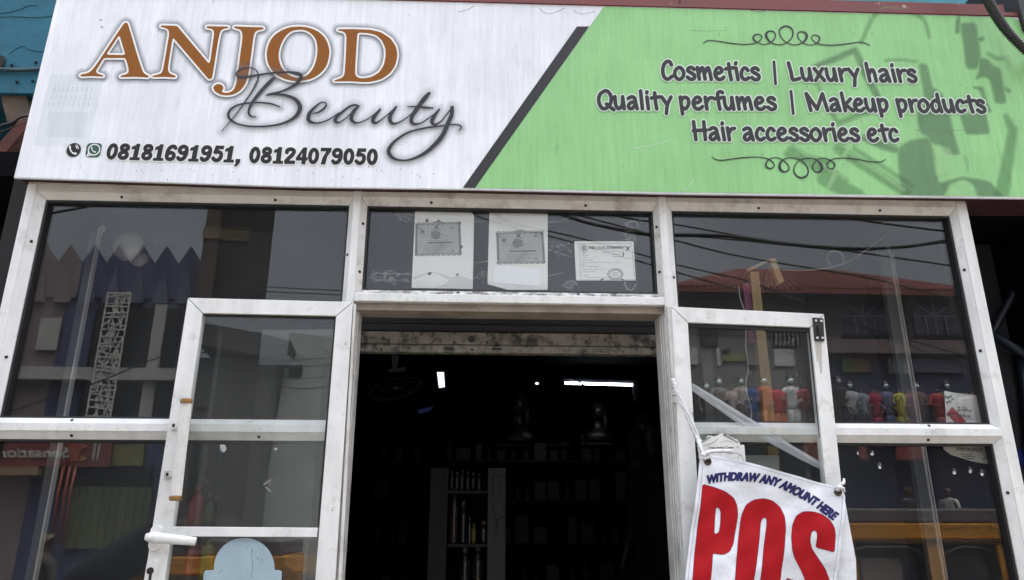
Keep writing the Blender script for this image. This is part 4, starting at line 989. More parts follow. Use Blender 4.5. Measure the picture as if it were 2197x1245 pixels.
mb = MB(); mb.ball(P(1510, 976, -.114), .011, .009, .009, 10, 7); strip(mb, [(1508, 978, -.116), (1520, 970, -.122), (1545, 968, -.122), (1572, 969, -.118)], .006, 0, 1); strip(mb, [(1506, 974, -.115), (1509, 984, -.118), (1518, 982, -.119), (1522, 975, -.118)], .0045, 0, 2)
mb.build('knot', TIE, tie, True)
t2 = thing('cloth_tie', 'small white cloth knot on the right eyelet of the banner', 'tie', tuple(P(1802, 1050, -.11)))
mb = MB(); mb.ball(P(1801, 1046, -.118), .011, .009, .008, 10, 7); strip(mb, [(1796, 1054, -.116), (1801, 1043, -.122), (1810, 1036, -.112), (1812, 1028, -.09)], .0055, 0, 2)
strip(mb, [(1799, 1050, -.12), (1808, 1046, -.122), (1812, 1056, -.11)], .004, 0, 1); mb.build('knot', TIE, t2, True)

# clear plastic strip behind the right door pane
PLS = film('clear_plastic', (.62, .64, .68), .55, .25); PLS2 = film('clear_plastic_fold', (.80, .82, .86), .55, .2)
ps = thing('plastic_strip', 'crumpled clear plastic strip stretched diagonally behind the right door glass', 'plastic strip', tuple(P(1620, 910, -.018)))
ik = Ink(.5, 2); ik.poly([(1485, 822), (1540, 856), (1600, 893), (1662, 928), (1700, 956), (1766, 994), (1766, 1010), (1715, 985), (1650, 950), (1600, 920), (1540, 878), (1484, 838)]); 
YP = -.019
ik.sheet('plastic_film', PLS, ps, lambda x, y: PV(x, y, YP))
ik = Ink(.4, 2)
for c in ([(1488, 826, 4), (1540, 858, 5), (1600, 896, 6), (1650, 925, 3)], [(1540, 872, 2), (1600, 910, 4), (1660, 945, 2)], [(1680, 948, 3), (1730, 978, 5), (1764, 1000, 3)], [(1500, 842, 2), (1530, 850, 2)]): ik.stroke(c)
ik.sheet('plastic_fold', PLS2, ps, lambda x, y: PV(x, y, YP-.002))

# ================================================================== STICKERS AND PAPERS ON THE GLASS
PAPER = mat('white_paper', (.74, .745, .715), .7, var=.04, vscale=14, dirt=(.45, .46, .42), dscale=9, dlo=.55, dhi=.8)
PAPERW = mat('fresh_white_paper', (.82, .83, .86), .6)
PG = film('grey_copy_toner', (.15, .15, .145), .62); PG2 = film('dark_copy_toner', (.05, .05, .05), .85); PG1 = film('faint_copy_toner', (.22, .22, .22), .42)
YPA = YG+.0062
def paper(name, label, px, wavy=0):
    ik = Ink(.5, 2); ik.poly(px, c=1.5); x, y, f = ik.cut(0)
    v = PV(x, y, YPA); o = link_mesh(name, v, f, PAPER, None); m_ = o.modifiers.new('thickness', 'SOLIDIFY'); m_.thickness = .0006; m_.offset = 1
    return tag(o, label, 'certificate')
def sheet_on(o, ik, name, m, d=.0003, lv=0): return ik.sheet(name, m, o, lambda x, y: PV(x, y, YPA-d), lv)
zP = dict(off=(870, 430), k=.16871)
rp = random.Random(11)
def bordered(o, tl_, tr_, br_, bl_, clip_left=False):
    A = [np.array(p, float) for p in (tl_, tr_, br_, bl_)]
    at = lambda u, v: tuple((A[0]*(1-u)+A[1]*u)*(1-v)+(A[3]*(1-u)+A[2]*u)*v)
    k = .16871
    ik = Ink(.35, 2); ik.poly([at(u, .0) for u in np.linspace(0, 1, 8)]+[at(u, 1) for u in np.linspace(1, 0, 8)], **zP); sheet_on(o, ik, 'copied_panel', PG1, .0002)
    ik = Ink(.3, 2)
    for v in (0, 1):                       # scalloped borders
        for i in range(9):
            u0 = i/9; c = at(u0+.055, v); ik.stroke([(c[0]+30*math.cos(t), c[1]+(15 if v else 17)*math.sin(t), 10*1.0) for t in np.linspace(0, 6.3, 12)], n=1, off=zP['off'], k=1) if False else None
            ik.st.append([(zP['off'][0]+(c[0]+26*math.cos(t))*k, zP['off'][1]+(c[1]+14*math.sin(t))*k, 1.6) for t in np.linspace(0, 6.3, 13)])
        ik.st.append([(zP['off'][0]+at(u, v)[0]*k, zP['off'][1]+(at(u, v)[1]+8*math.sin(u*55))*k, 1.3) for u in np.linspace(0, 1, 60)])
    for u in (.03, .97): ik.st.append([(zP['off'][0]+at(u, v)[0]*k, zP['off'][1]+at(u, v)[1]*k, 4.5) for v in (.04, .96)])
    c = at(.5, -.03); ik.poly([(c[0]-90, c[1]+10), (c[0]-20, c[1]-20), (c[0]+20, c[1]-20), (c[0]+90, c[1]+10)], **zP)
    sheet_on(o, ik, 'scalloped_border', PG, .0004)
    ik = Ink(.25, 2)
    def bar(u0, u1, v, w_=1.2): a, b = at(u0, v), at(u1, v); ik.st.append([(zP['off'][0]+a[0]*k, zP['off'][1]+a[1]*k, w_), (zP['off'][0]+b[0]*k, zP['off'][1]+b[1]*k, w_)])
    bar(.28, .80, .62, 2.6)
    sheet_on(o, ik, 'heading_bar', PG2, .0006); ik = Ink(.25, 2)
    for sgn in (-1, 1):                    # crest
        c = at(.47, .10); ik.st.append([(zP['off'][0]+(c[0]-22*sgn)*k, zP['off'][1]+(c[1]-18)*k, 2.2), (zP['off'][0]+c[0]*k, zP['off'][1]+(c[1]+8)*k, 2.6), (zP['off'][0]+(c[0]+22*sgn)*k, zP['off'][1]+(c[1]+26)*k, 2.2)])
    sheet_on(o, ik, 'crest', PG2, .0006)
    ik = Ink(.25, 2)
    for v, u0, u1 in ((.2, .35, .62), (.27, .38, .6), (.34, .36, .6), (.41, .12, .75), (.48, .32, .62), (.55, .28, .6), (.72, .2, .8), (.78, .22, .72), (.84, .2, .7), (.91, .18, .6)):
        n = int((u1-u0)*16)
        for i in range(n):
            a = u0+(u1-u0)*i/n; bar(a, a+(u1-u0)/n*rp.uniform(.5, .95), v+rp.uniform(-.004, .004), 1.0)
    c = at(.45, .36); ik.poly([(c[0]+70*math.cos(t)*rp.uniform(.75, 1.1), c[1]+62*math.sin(t)*rp.uniform(.8, 1.1)) for t in np.linspace(0, 6, 14)], **zP)
    c = at(.16, .26); ik.poly([(c[0]-26, c[1]-24), (c[0]+26, c[1]-24), (c[0]+26, c[1]+24), (c[0]-26, c[1]+24)], **zP)
    for u, v in ((.07, .12), (.8, .12), (.80, .85)):
        for _ in range(4): c = at(u+rp.uniform(-.03, .03), v+rp.uniform(-.04, .04)); ik.st.append([(zP['off'][0]+c[0]*k, zP['off'][1]+c[1]*k, 1.6), (zP['off'][0]+(c[0]+20)*k, zP['off'][1]+(c[1]+14)*k, 1.2)])
    for d in (0, .06):                     # diagonal watermark
        a, b = at(.38+d, .98), at(.66+d, .5); ik.st.append([(zP['off'][0]+a[0]*k, zP['off'][1]+a[1]*k, 1.0), (zP['off'][0]+b[0]*k, zP['off'][1]+b[1]*k, 1.0)])
    sheet_on(o, ik, 'copied_lines', PG, .0005)
c1 = paper('certificate', 'white paper certificate with a faded grey copy near its top, left of the transom pane', [(891, 447), (1002, 447), (1017, 462), (1016, 535), (1014, 620), (883, 618)])
bordered(c1, (125, 300), (700, 285), (715, 685), (118, 695))
c2 = paper('certificate', 'white paper certificate with a blank white slip stuck over its lower half', [(1050, 455), (1175, 455), (1175, 540), (1175, 622), (1090, 622), (1072, 617), (1046, 610)])
bordered(c2, (1150, 412), (1755, 400), (1780, 790), (1165, 800))
bs = Ink(.4, 2); bs.poly([(1060, 573), (1085, 570), (1120, 574), (1160, 576), (1158, 614), (1057, 607)]); o = bs.sheet('paper_slip', PAPERW, None, lambda x, y: PV(x, y, YPA-.001+.0))
bs2 = bs.cut(0); tag(o, 'blank white paper slip stuck on the middle certificate', 'paper slip')
m_ = o.modifiers.new('thickness', 'SOLIDIFY'); m_.thickness = .0005; m_.offset = 1
for crt, spots in ((c1, ((916, 473, 5), (940, 474, 4), (986, 478, 4), (922, 588, 5), (982, 590, 4), (989, 530, 5))), (c2, ((1064, 500, 1.5), (1166, 497, 1.5), (1066, 566, 1.5), (1169, 562, 1.5)))):
    for x, y, r in spots:
        ik = Ink(.3, 2)
        for _ in range(3): ik.stroke([(x+rp.uniform(-r, r)*.5, y+rp.uniform(-r, r)*.5, r*.9), (x+rp.uniform(-r, r)*.6, y+rp.uniform(-r, r)*.6, r*.6)], n=1)
        sheet_on(crt, ik, 'glue_spot', PG2, .0007)
GSM = film('damp_stain', (.35, .36, .33), .16)
ik = Ink(.5, 2); ik.poly([(966, 597), (985, 590), (1005, 598), (1014, 600), (1013, 618), (930, 617), (950, 612), (960, 606)], c=3); ik.stroke([(890, 596, 6), (930, 585, 3), (970, 600, 8)]); sheet_on(c1, ik, 'damp_stain', GSM, .0003)
c3 = paper('certificate', 'white local government licence with a round stamp, at the right of the transom pane', [(1232, 518), (1359, 518), (1364, 602), (1236, 602)])
zQ = dict(off=(1180, 440), k=.16067)
def q_(x, y, w_=None): return (1180+x*.16067, 440+y*.16067) if w_ is None else (1180+x*.16067, 440+y*.16067, w_)
ik = Ink(.2, 2); line_text(ik, 'IKEJA LOCAL GOVERNMENT', q_(525, 585), q_(1000, 582), 5.4, lean=-.02)
sheet_on(c3, ik, 'licence_heading', PG2, .0004, .25)
ik = Ink(.2, 2)
def dline(x0, x1, y, w_=.8, solid=False):
    if solid: ik.stroke([q_(x0, y, w_), q_(x1, y, w_)], n=1); return
    x = x0
    while x < x1:
        e = min(x1, x+rp.uniform(12, 36)); ik.stroke([q_(x, y, w_), q_(e, y+rp.uniform(-1, 1), w_)], n=1); x = e+9
for x0, x1, y in ((600, 900, 596), (425, 505, 645), (425, 515, 675), (425, 505, 705), (425, 570, 735), (425, 500, 770), (425, 470, 790), (430, 640, 823), (430, 640, 858), (440, 600, 892), (445, 515, 940), (700, 960, 625), (830, 960, 660), (840, 960, 690)): dline(x0, x1, y, .95)
for x0, x1, y in ((510, 960, 768), (560, 680, 822), (600, 770, 857), (465, 770, 970)): dline(x0, x1, y, .6, True)
ik.stroke([q_(395, 515, .7), q_(1090, 515, .7), q_(1130, 1000, .7), q_(415, 1000, .7), q_(385, 515, .7)], n=1)
sheet_on(c3, ik, 'licence_lines', PG, .0003)
ik = Ink(.2, 2)
ell = lambda cx, cy, rx, ry, w_: [q_(cx+rx*math.cos(t), cy+ry*math.sin(t), w_) for t in np.linspace(0, 6.3, 30)]
ik.stroke(ell(455, 582, 47, 47, .8), n=1); ik.stroke(ell(455, 582, 30, 30, .8), n=1); ik.stroke(ell(872, 925, 105, 75, 1.0), n=1); ik.stroke(ell(872, 925, 70, 48, .7), n=1)
for t in np.linspace(0, 6.1, 22): ik.stroke([q_(872+86*math.cos(t), 925+61*math.sin(t), 1.3), q_(872+90*math.cos(t+.14), 925+62*math.sin(t+.14), 1.3)], n=1)
for y in (905, 925, 945): dline(835, 910, y, .9)
for _ in range(6): ik.stroke([q_(455+rp.uniform(-20, 20), 582+rp.uniform(-22, 22), 1.2), q_(455+rp.uniform(-20, 20), 582+rp.uniform(-22, 22), 1.0)], n=1)
for sgn in (-1, 1): ik.stroke([q_(1038-28*sgn, 552, 2), q_(1038, 580, 3), q_(1038+22*sgn, 606, 2)], n=1)
ik.stroke([q_(965, 628, 1), q_(985, 655, 2.5), q_(975, 690, 1.5)]); ik.stroke([q_(670, 1005, 2), q_(712, 985, 2.5)], n=1); ik.stroke([q_(955, 990, 2.5), q_(995, 1005, 2)], n=1)
sheet_on(c3, ik, 'stamp_and_crest', PG2, .0005)
# clear tape left around the papers
TAPE = film('clear_tape', (.60, .63, .62), .30, .25)
def tape(label, strokes, bx=None, seed=0, n=16):
    r = random.Random(seed); ik = Ink(.35, 2)
    for s_ in strokes: ik.stroke(s_)
    if bx:
        x0, y0, x1, y1 = bx
        for _ in range(n):
            x = r.uniform(x0, x1); y = r.uniform(y0, y1); ik.stroke([(x, y, .7), (x+r.uniform(-12, 12), y+r.uniform(-8, 8), 1.3), (x+r.uniform(-14, 14), y+r.uniform(-9, 9), .6)])
    o = ik.sheet('tape_remnant', TAPE, None, lambda x, y: PV(x, y, YPA+.0005)); return tag(o, label, 'tape', 'tape remnants on the transom pane')
tape('crumpled clear tape at the upper left of the first certificate', [[(850, 455, 1), (890, 463, 2)]], (850, 456, 888, 476), 1)
tape('long clear tape strip with dried glue left of the first certificate', [[(798, 586, 1.5), (882, 588, 1.5)], [(798, 600, 1), (880, 604, 1)]], (800, 585, 878, 604), 2, 40)
tape('clear tape between the two paper certificates', [[(1017, 477, 1.5), (1047, 474, 1)], [(1016, 566, 1), (1046, 560, 2)]], (1018, 585, 1046, 602), 3, 8)
tape('crumpled clear tape right of the slip covered certificate', [[(1178, 476, 2), (1200, 475, 1.5), (1222, 466, 2), (1228, 457, 1.5)], [(1178, 592, 2), (1208, 586, 1)]], (1180, 520, 1222, 548), 4, 16)
tape('clear tape stuck above the local government licence', [[(1343, 482, 3), (1352, 476, 3), (1366, 476, 3), (1369, 488, 3)], [(1342, 500, 2), (1345, 516, 2), (1355, 505, 2), (1362, 514, 1.5)]], (1340, 478, 1366, 516), 5, 14)
tape('clear tape stuck below the local government licence', [[(1210, 612, 1.5), (1228, 602, 2), (1240, 612, 1)], [(1340, 604, 3), (1344, 618, 3), (1356, 622, 3), (1364, 610, 3)]], (1208, 604, 1236, 620), 6, 10)
# light blue sticker on the left door
BLU = mat('pale_blue_vinyl', (.325, .435, .50), .5, var=.13, vscale=16, stretch=(1, 1, .5), dirt=(.24, .32, .36), dscale=18, dlo=.60, dhi=.70)
arc = [(524+65*math.cos(t), 1219+65*math.sin(-t)) for t in np.linspace(0, math.pi, 40)]
ik = Ink(.5, 2); ik.poly([(589, 1223), *arc, (459, 1223), (440, 1224), (437, 1232), (432, 1300), (600, 1300), (605, 1232), (604, 1224)], c=2)
stk = ik.sheet('door_sticker', BLU, None, lambda x, y: LD.V(x, y, .0154)); tag(stk, 'pale blue domed sticker on the lower glass of the left door', 'sticker')
m_ = stk.modifiers.new('thickness', 'SOLIDIFY'); m_.thickness = .0003; m_.offset = 1
ik = Ink(.35, 2)
for c in ([(541, 1178, 2.5), (540, 1195, 1.5), (542, 1215, 2), (539, 1240, 1.2)], [(552, 1196, 2), (556, 1203, 1)], [(561, 1200, 2), (563, 1206, 1.2)], [(470, 1230, 2), (478, 1222, 1.2)]): ik.stroke(c)
ik.sheet('sticker_crease', film('sticker_crease', (.20, .27, .31), .4), stk, lambda x, y: LD.V(x, y, .0150))
# glue remains on the left door pane
DAB = film('dried_glue', (.66, .68, .67), .55)
def dab(label, pts, pl, off, m=DAB):
    ik = Ink(.35, 2)
    for p in pts: ik.stroke(p)
    o = ik.sheet('glue_mark', m, None, lambda x, y: pl.V(x, y, off)); return tag(o, label, 'glue mark', 'glue marks on the left door glass')
dab('largest white glue blot on the left door glass', [[(474, 957, 5), (479, 959, 9), (481, 964, 9), (478, 969, 4)], [(480, 958, 8), (479, 966, 7)], [(473, 966, 2), (474, 960, 3)]], LD, .0155)
dab('small white glue blot near the right edge of the left door glass', [[(589, 963, 3), (592, 964, 4), (595, 963, 2)], [(591, 961, 1.2), (593, 967, 1.2)]], LD, .0155)
dab('speckled glue smear in the middle of the left door glass', [[(566, 1040, 3), (572, 1036, 5), (578, 1030, 2)], [(570, 1046, 2), (576, 1050, 3), (580, 1056, 2)], [(582, 1026, 1.5), (578, 1044, 1.5)]], LD, .0155, film('thin_glue', (.5, .5, .5), .35))
# torn label on the right door
rt = random.Random(2); jag = []
for a, b in (((1497, 968), (1502, 946)), ((1502, 946), (1520, 937)), ((1520, 937), (1552, 932)), ((1552, 932), (1573, 938)), ((1573, 938), (1589, 951)), ((1589, 951), (1583, 957)), ((1583, 957), (1597, 955))):
    for k in range(5): t = k/5; jag.append((a[0]+(b[0]-a[0])*t+rt.uniform(-2, 2), a[1]+(b[1]-a[1])*t+rt.uniform(-2.4, 2.4)))
tl_ = Ink(.4, 2); tl_.poly(jag+[(1597, 956), (1600, 992), (1560, 992), (1500, 986)], c=1)
lab = tl_.sheet('torn_label', PAPER, None, lambda x, y: RD.V(x, y, .0154)); tag(lab, 'torn white cream label stuck on the right door glass above the banner', 'label')
m_ = lab.modifiers.new('thickness', 'SOLIDIFY'); m_.thickness = .0003; m_.offset = 1
ik = Ink(.2, 2); line_text(ik, 'Triple Action Cream', (1519.5, 963), (1574, 962), 4.6, lean=-.03); ik.sheet('label_lettering', PG2, lab, lambda x, y: RD.V(x, y, .0146), .2)
ik = Ink(.3, 2)
for c in ([(1504, 950, 3), (1515, 943, 4), (1524, 938, 2)], [(1552, 934, 3), (1566, 940, 4), (1583, 950, 3)], [(1580, 958, 1.5), (1587, 962, 1.5)], [(1508, 958, 1), (1530, 950, 1.6), (1540, 941, 1)], [(1545, 950, .8), (1560, 946, 1.4), (1575, 952, .8)], [(1565, 975, .8), (1580, 972, 1.2), (1592, 978, .8)], [(1583, 984, .8), (1588, 975, 1.2), (1596, 988, .8)]): ik.stroke(c)
ik.sheet('torn_edge', PG, lab, lambda x, y: RD.V(x, y, .0146))
pw = Ink(.5, 2); pw.poly([(1598, 977), (1672, 977), (1671, 1030), (1600, 1030)], c=3)
card = pw.sheet('plastic_card', film('frosted_card', (.55, .60, .58), .75), None, lambda x, y: PV(x, y, .060)); tag(card, 'frosted pale card behind the right door glass', 'card')
# poster inside the right display window, cut by the transom
pst = Ink(.5, 2); pst.poly([(2026, 838), (2040, 842), (2075, 846), (2102, 850), (2121, 905), (2130, 990), (2118, 996), (2085, 990), (2040, 976), (2024, 964), (2030, 905)], c=2)
YPO = .060
po = pst.sheet('notice_poster', mat('poster_paper', (.50, .495, .47), .7, var=.08), None, lambda x, y: PV(x, y, YPO)); tag(po, 'white waste notice poster with a red diamond inside the right window', 'poster')
m_ = po.modifiers.new('thickness', 'SOLIDIFY'); m_.thickness = .0006; m_.offset = 1
PO = lambda d: (lambda x, y: PV(x, y, YPO-d))
RD_ = mat('poster_red', (.28, .02, .04), .6)
ik = Ink(.3, 2); ik.poly([(2043, 873), (2056, 886), (2073, 905), (2060, 912), (2046, 905), (2031, 888)]); ik.sheet('red_diamond', RD_, po, PO(.0004))
ik = Ink(.25, 2); line_text(ik, 'LAGOS WASTE MA', (2033, 893), (2083, 897), 6.5, lean=-.1); line_text(ik, '& ENFORCEMENT', (2052, 966), (2108, 970), 7.5, lean=-.1)
for a, b in (((2053, 884), (2060, 877)),): pass
for c in ([(2054, 875, 1.2), (2058, 873, 1.2), (2059, 877, 1.2), (2054, 882, 1.2), (2062, 881, 1.2)], [(2064, 873, 1.2), (2064, 880, 1.2), (2070, 879, 1.2)], [(2069, 873, 1.2), (2069, 885, 1.2)], [(2072, 874, 1.1), (2073, 883, 1.1), (2076, 878, 1.1), (2078, 883, 1.1)], [(2081, 879, 1.1), (2081, 884, 1.1), (2085, 879, 1.1)]): ik.stroke(c, n=3)
for y, a, b in ((976, 2062, 2086), (980, 2064, 2092), (984, 2070, 2090), (984, 2108, 2124), (979, 2112, 2126)):
    x = a
    while x < b: e = min(b, x+rp.uniform(2, 6)); ik.stroke([(x, y, 1.0), (e, y+.3, 1.0)], n=1); x = e+1.2
ik.sheet('poster_lettering', PG2, po, PO(.0008), .25)
ik = Ink(.3, 2); r5 = random.Random(5)
for _ in range(12): x = 2035+r5.uniform(-7, 7); y = 856+r5.uniform(-7, 8); ik.stroke([(x, y, 2), (x+r5.uniform(-5, 5), y+r5.uniform(-4, 4), 2.4)], n=1)
ik.sheet('poster_crest', mat('poster_crest_ink', (.03, .06, .07), .6), po, PO(.0004))

# ================================================================== PEOPLE
def human(name, label, loc, yaw=0, skin=(.10, .055, .035), top=(.02, .02, .05), legs=(.03, .03, .035), hair=(.006, .005, .005), pose=None, sleeves=True):
    """one continuous skinned body; pose overrides joints in metres (x right, y forward, z up)"""
    J = dict(pelvis=(0, 0, .96, .125, .10), belly=(0, .01, 1.10, .125, .095), chest=(0, .01, 1.30, .145, .105), collar=(0, 0, 1.43, .085, .07), neck=(0, .01, 1.50, .052, .055), jaw=(0, .035, 1.565, .062, .075), skull=(0, .02, 1.645, .076, .094), crown=(0, .01, 1.715, .055, .065), nose=(0, .118, 1.625, .013, .013))
    for s, n in ((-1, 'l'), (1, 'r')):
        J.update({n+'sh': (.17*s, 0, 1.405, .062, .06), n+'el': (.235*s, -.02, 1.13, .044, .044), n+'wr': (.245*s, .05, .89, .030, .026), n+'pa': (.245*s, .07, .83, .036, .02),
                  n+'hip': (.09*s, 0, .90, .092, .095), n+'kn': (.105*s, .02, .50, .062, .065), n+'an': (.11*s, -.02, .09, .042, .045), n+'to': (.125*s, .14, .035, .04, .03), n+'ear': (.083*s, .0, 1.625, .014, .018)})
        for i in range(4):
            x = .245*s+(-.027+.018*i)*1.0
            J[f'{n}f{i}a'] = (x, .085, .775, .0095, .0095); J[f'{n}f{i}b'] = (x, .105, .735+abs(i-1.5)*.006, .008, .008)
        J[n+'ta'] = (.245*s-.04*s, .10, .81, .011, .011); J[n+'tb'] = (.245*s-.045*s, .125, .775, .009, .009)
    E = [('pelvis', 'belly'), ('belly', 'chest'), ('chest', 'collar'), ('collar', 'neck'), ('neck', 'jaw'), ('jaw', 'skull'), ('skull', 'crown'), ('skull', 'nose')]
    for n in 'lr':
        E += [('chest', n+'sh'), (n+'sh', n+'el'), (n+'el', n+'wr'), (n+'wr', n+'pa'), ('pelvis', n+'hip'), (n+'hip', n+'kn'), (n+'kn', n+'an'), (n+'an', n+'to'), ('skull', n+'ear'), (n+'pa', n+'ta'), (n+'ta', n+'tb')]
        for i in range(4): E += [(n+'pa', f'{n}f{i}a'), (f'{n}f{i}a', f'{n}f{i}b')]
    if pose:
        for k, v in pose.items():
            o = J[k]; d = tuple(v[i]-o[i] for i in range(3)); J[k] = (*v, o[3], o[4])
            if k[1:] == 'wr':
                for q in list(J):
                    if q[0] == k[0] and (q[1:] in ('pa', 'ta', 'tb') or q[1] == 'f'): J[q] = tuple(J[q][i]+d[i] for i in range(3))+J[q][3:]
    names = list(J); me = bpy.data.meshes.new(name); me.from_pydata([J[k][:3] for k in names], [(names.index(a), names.index(b)) for a, b in E], [])
    tmp = bpy.data.objects.new('figure', me); COL.objects.link(tmp)
    tmp.modifiers.new('skin', 'SKIN'); ss = tmp.modifiers.new('sub', 'SUBSURF'); ss.levels = 2; ss.render_levels = 2
    for i, k in enumerate(names):
        sv = me.skin_vertices[0].data[i]; sv.radius = J[k][3:]; sv.use_root = (k == 'pelvis')
    bpy.context.view_layer.update(); dg = bpy.context.evaluated_depsgraph_get(); m2 = bpy.data.meshes.new_from_object(tmp.evaluated_get(dg)); bpy.data.objects.remove(tmp)
    cols = [mat(name+'_skin', skin, .55), mat(name+'_top', top, .85, var=.15, vscale=20), mat(name+'_trousers', legs, .85), mat(name+'_hair', hair, .8)]
    m2.materials.clear()
    for c in cols: m2.materials.append(c)
    part = {}
    for k in names: part[k] = 0
    for k in ('belly', 'chest', 'collar'): part[k] = 1
    part['pelvis'] = 2
    for n in 'lr':
        part[n+'sh'] = 1; part[n+'el'] = 1 if sleeves else 0
        for k in ('hip', 'kn', 'an'): part[n+k] = 2
        part[n+'to'] = 3
    pts = [(Vector(J[k][:3]), part[k], k) for k in names]
    for p in m2.polygons:
        p.use_smooth = True; c = p.center; k = min(pts, key=lambda q: (q[0]-c).length+(.09 if q[2][1:] in ('pa', 'ta', 'tb') or (q[2][1:2] == 'f') else 0)-(.06 if q[2][1:] in ('hip', 'kn') else 0)); mi = k[1]
        if k[2] in ('skull', 'crown', 'lear', 'rear') and (c.z > pts[names.index('skull')][0].z+.03 or (k[2] == 'skull' and c.y < pts[names.index('skull')][0].y-.03)): mi = 3
        p.material_index = mi
    o = bpy.data.objects.new(name, m2); COL.objects.link(o); o.location = loc; o.rotation_euler = (0, 0, yaw)
    return tag(o, label, 'person')

# ================================================================== INSIDE THE SHOP
ins = random.Random(21)
# ---- display window posts, boards and oddments
SHC = mat('showcase_aluminium', (.13, .135, .135), .35, .3); EDGE = mat('showcase_edge', (.62, .61, .57), .3, .2)
def upright(label, top, bot, wpx, Y, edge=True, m=SHC):
    a = P(*top, Y); X = (a.x+P(*bot, Y).x)/2; ww = wpx*(Y+2.44)/1600
    t = thing('showcase_post', label, 'post', (X, Y, .67))
    MB().box(X-ww, X, Y, Y+.03, .671, a.z).build('post', m, t, bevel=.002)
    if edge: MB().box(X+.0005, X+.006, Y-.004, Y+.02, .671, a.z+.01).build('glass_edge', EDGE, t)
    return t, X, a.z
upright('slim aluminium display post inside the left window', (213, 497), (134, 894), 17, .34)
t_, X_, z_ = upright('slim aluminium display post inside the right window', (1905, 534), (1968, 905), 22, .36)
MB().box(X_+.014, X_+.019, .36, .38, .671, z_-.02).build('glass_edge', EDGE, t_)
upright('pale board edge standing at the right end of the right window', (2040, 470), (2100, 905), 30, .20, True, mat('pale_board', (.15, .155, .15), .6))
mb = MB(); c = P(219, 491, .335); mb.prism([c+Vector((0, 0, .018)), c+Vector((.014, 0, 0)), c+Vector((0, 0, -.018)), c+Vector((-.014, 0, 0))], (0, .006, 0))
tag(mb.build('glass_clip', EDGE), 'small diamond shaped clip on top of the left display post', 'clip')
lamp = thing('ceiling_lamp', 'round white lamp hanging inside the left display window', 'lamp', tuple(P(282, 534, .42)))
LW = mat('lamp_enamel', (.33, .32, .30), .45, var=.1)
c = P(278, 530, .42); MB().lathe(c, [(.002, -.045), (.03, -.043), (.055, -.030), (.062, -.008), (.060, 0), (.045, .006)], 32, 'y').build('shade', LW, lamp, True)
c = P(300, 556, .46); MB().lathe(c, [(.002, -.03), (.02, -.026), (.034, -.012), (.036, 0)], 24, 'y').build('bowl', LW, lamp, True)
c = P(334, 514, .45); MB().ball(c, .011, .01, .013).build('lamp_holder', BLACK, lamp, True)
MB().tube([P(281, 520, .44), P(284, 470, .46), P(290, 380, .48)], .003, 6).build('cord', BLACK, lamp)
WOOD = mat('raw_timber', (.235, .16, .07), .7, var=.22, vscale=9, stretch=(6, 6, .7), dirt=(.16, .09, .04), dscale=14, dlo=.62, dhi=.78)
wp = thing('timber_prop', 'raw timber post with a short bracket inside the right window', 'timber post', tuple(P(1650, 905, .13)))
PW = Plane((0, .13, 0), (0, 1, 0))
mb = MB(); slab(mb, PW, [(1609, 583), (1628, 583), (1664, 906), (1694, 1180), (1668, 1180), (1641, 906)], 0, .035); mb.build('post', WOOD, wp, bevel=.0015)
mb = MB(); slab(mb, PW, [(1603, 577), (1656, 553), (1657, 558), (1605, 582)], -.012, .01); mb.build('arm', WOOD, wp)
mb = MB(); slab(mb, PW, [(1651, 556), (1664, 554), (1683, 604), (1670, 609)], -.02, .01); mb.build('arm', WOOD, wp, bevel=.001)
PURP = mat('purple_board', (.12, .02, .06), .6)
mb = MB(); slab(mb, PW, [(1594, 610), (1608, 608), (1622, 735), (1606, 735)], .012, .03); tag(mb.build('purple_board', PURP), 'narrow purple board standing left of the timber post', 'board')
WCB = mat('white_cable', (.38, .38, .37), .5)
def cable(label, px, Y, r, m=WCB, name='cable'):
    o = MB().tube([P(x, y, Y) for x, y in catmull(px, 6)], r, 6).build(name, m, None, True); return tag(o, label, 'cable')
cable('thin white cable hanging in a curve inside the right window', [(1678, 580), (1747, 579), (1812, 565), (1868, 530), (1912, 495)], .30, .0022)
cable('thin white cord dangling beside the timber post', [(1585, 615), (1588, 640), (1600, 680), (1600, 740), (1605, 790), (1600, 830), (1612, 880), (1610, 905)], .11, .0016)
c = P(1792, 556, .32); pr = [c+Vector((.034*math.cos(t), 0, .034*math.sin(t))) for t in np.linspace(-.6, 4.0, 24)]
o = MB().tube(pr, .005, 6).build('hanging_ring', mat('ring_plastic', (.20, .20, .20), .5), None, True); tag(o, 'grey open ring hanging inside the right window', 'ring')
# bottles standing behind the left door
def bottle(label, px, py, wpx, hpx, Y, col, grp=None, cap=(.05, .05, .05)):
    c = P(px, py, Y); s = (Y+2.44)/1600; r = wpx*s/2; h = hpx*s
    t = thing('bottle', label, 'bottle', tuple(c), grp)
    MB().lathe(c, [(r*.9, 0), (r, h*.03), (r, h*.62), (r*.8, h*.72), (r*.42, h*.80), (r*.42, h*.84)], 16).build('body', mat('bottle_colour', col, .25), t, True)
    MB().lathe(c+Vector((0, 0, h*.845)), [(r*.5, 0), (r*.5, h*.14), (r*.4, h*.155)], 14).build('cap', mat('bottle_cap', cap, .35), t, True)
    return t
bottle('tall crimson bottle behind the left door glass above the lock rail', 417, 1128, 30, 78, .16, (.13, .006, .015), 'bottles behind the left door', (.13, .01, .015))
bottle('dark green bottle beside the crimson one behind the left door', 447, 1128, 26, 62, .17, (.006, .028, .018), 'bottles behind the left door')
bottle('red bottle behind the lower glass of the left door', 411, 1236, 32, 70, .16, (.15, .014, .008), 'bottles behind the left door', (.15, .014, .008))
bottle('yellow green bottle beside the red one behind the lower door glass', 441, 1246, 32, 98, .17, (.10, .11, .006), 'bottles behind the left door', (.10, .11, .01))
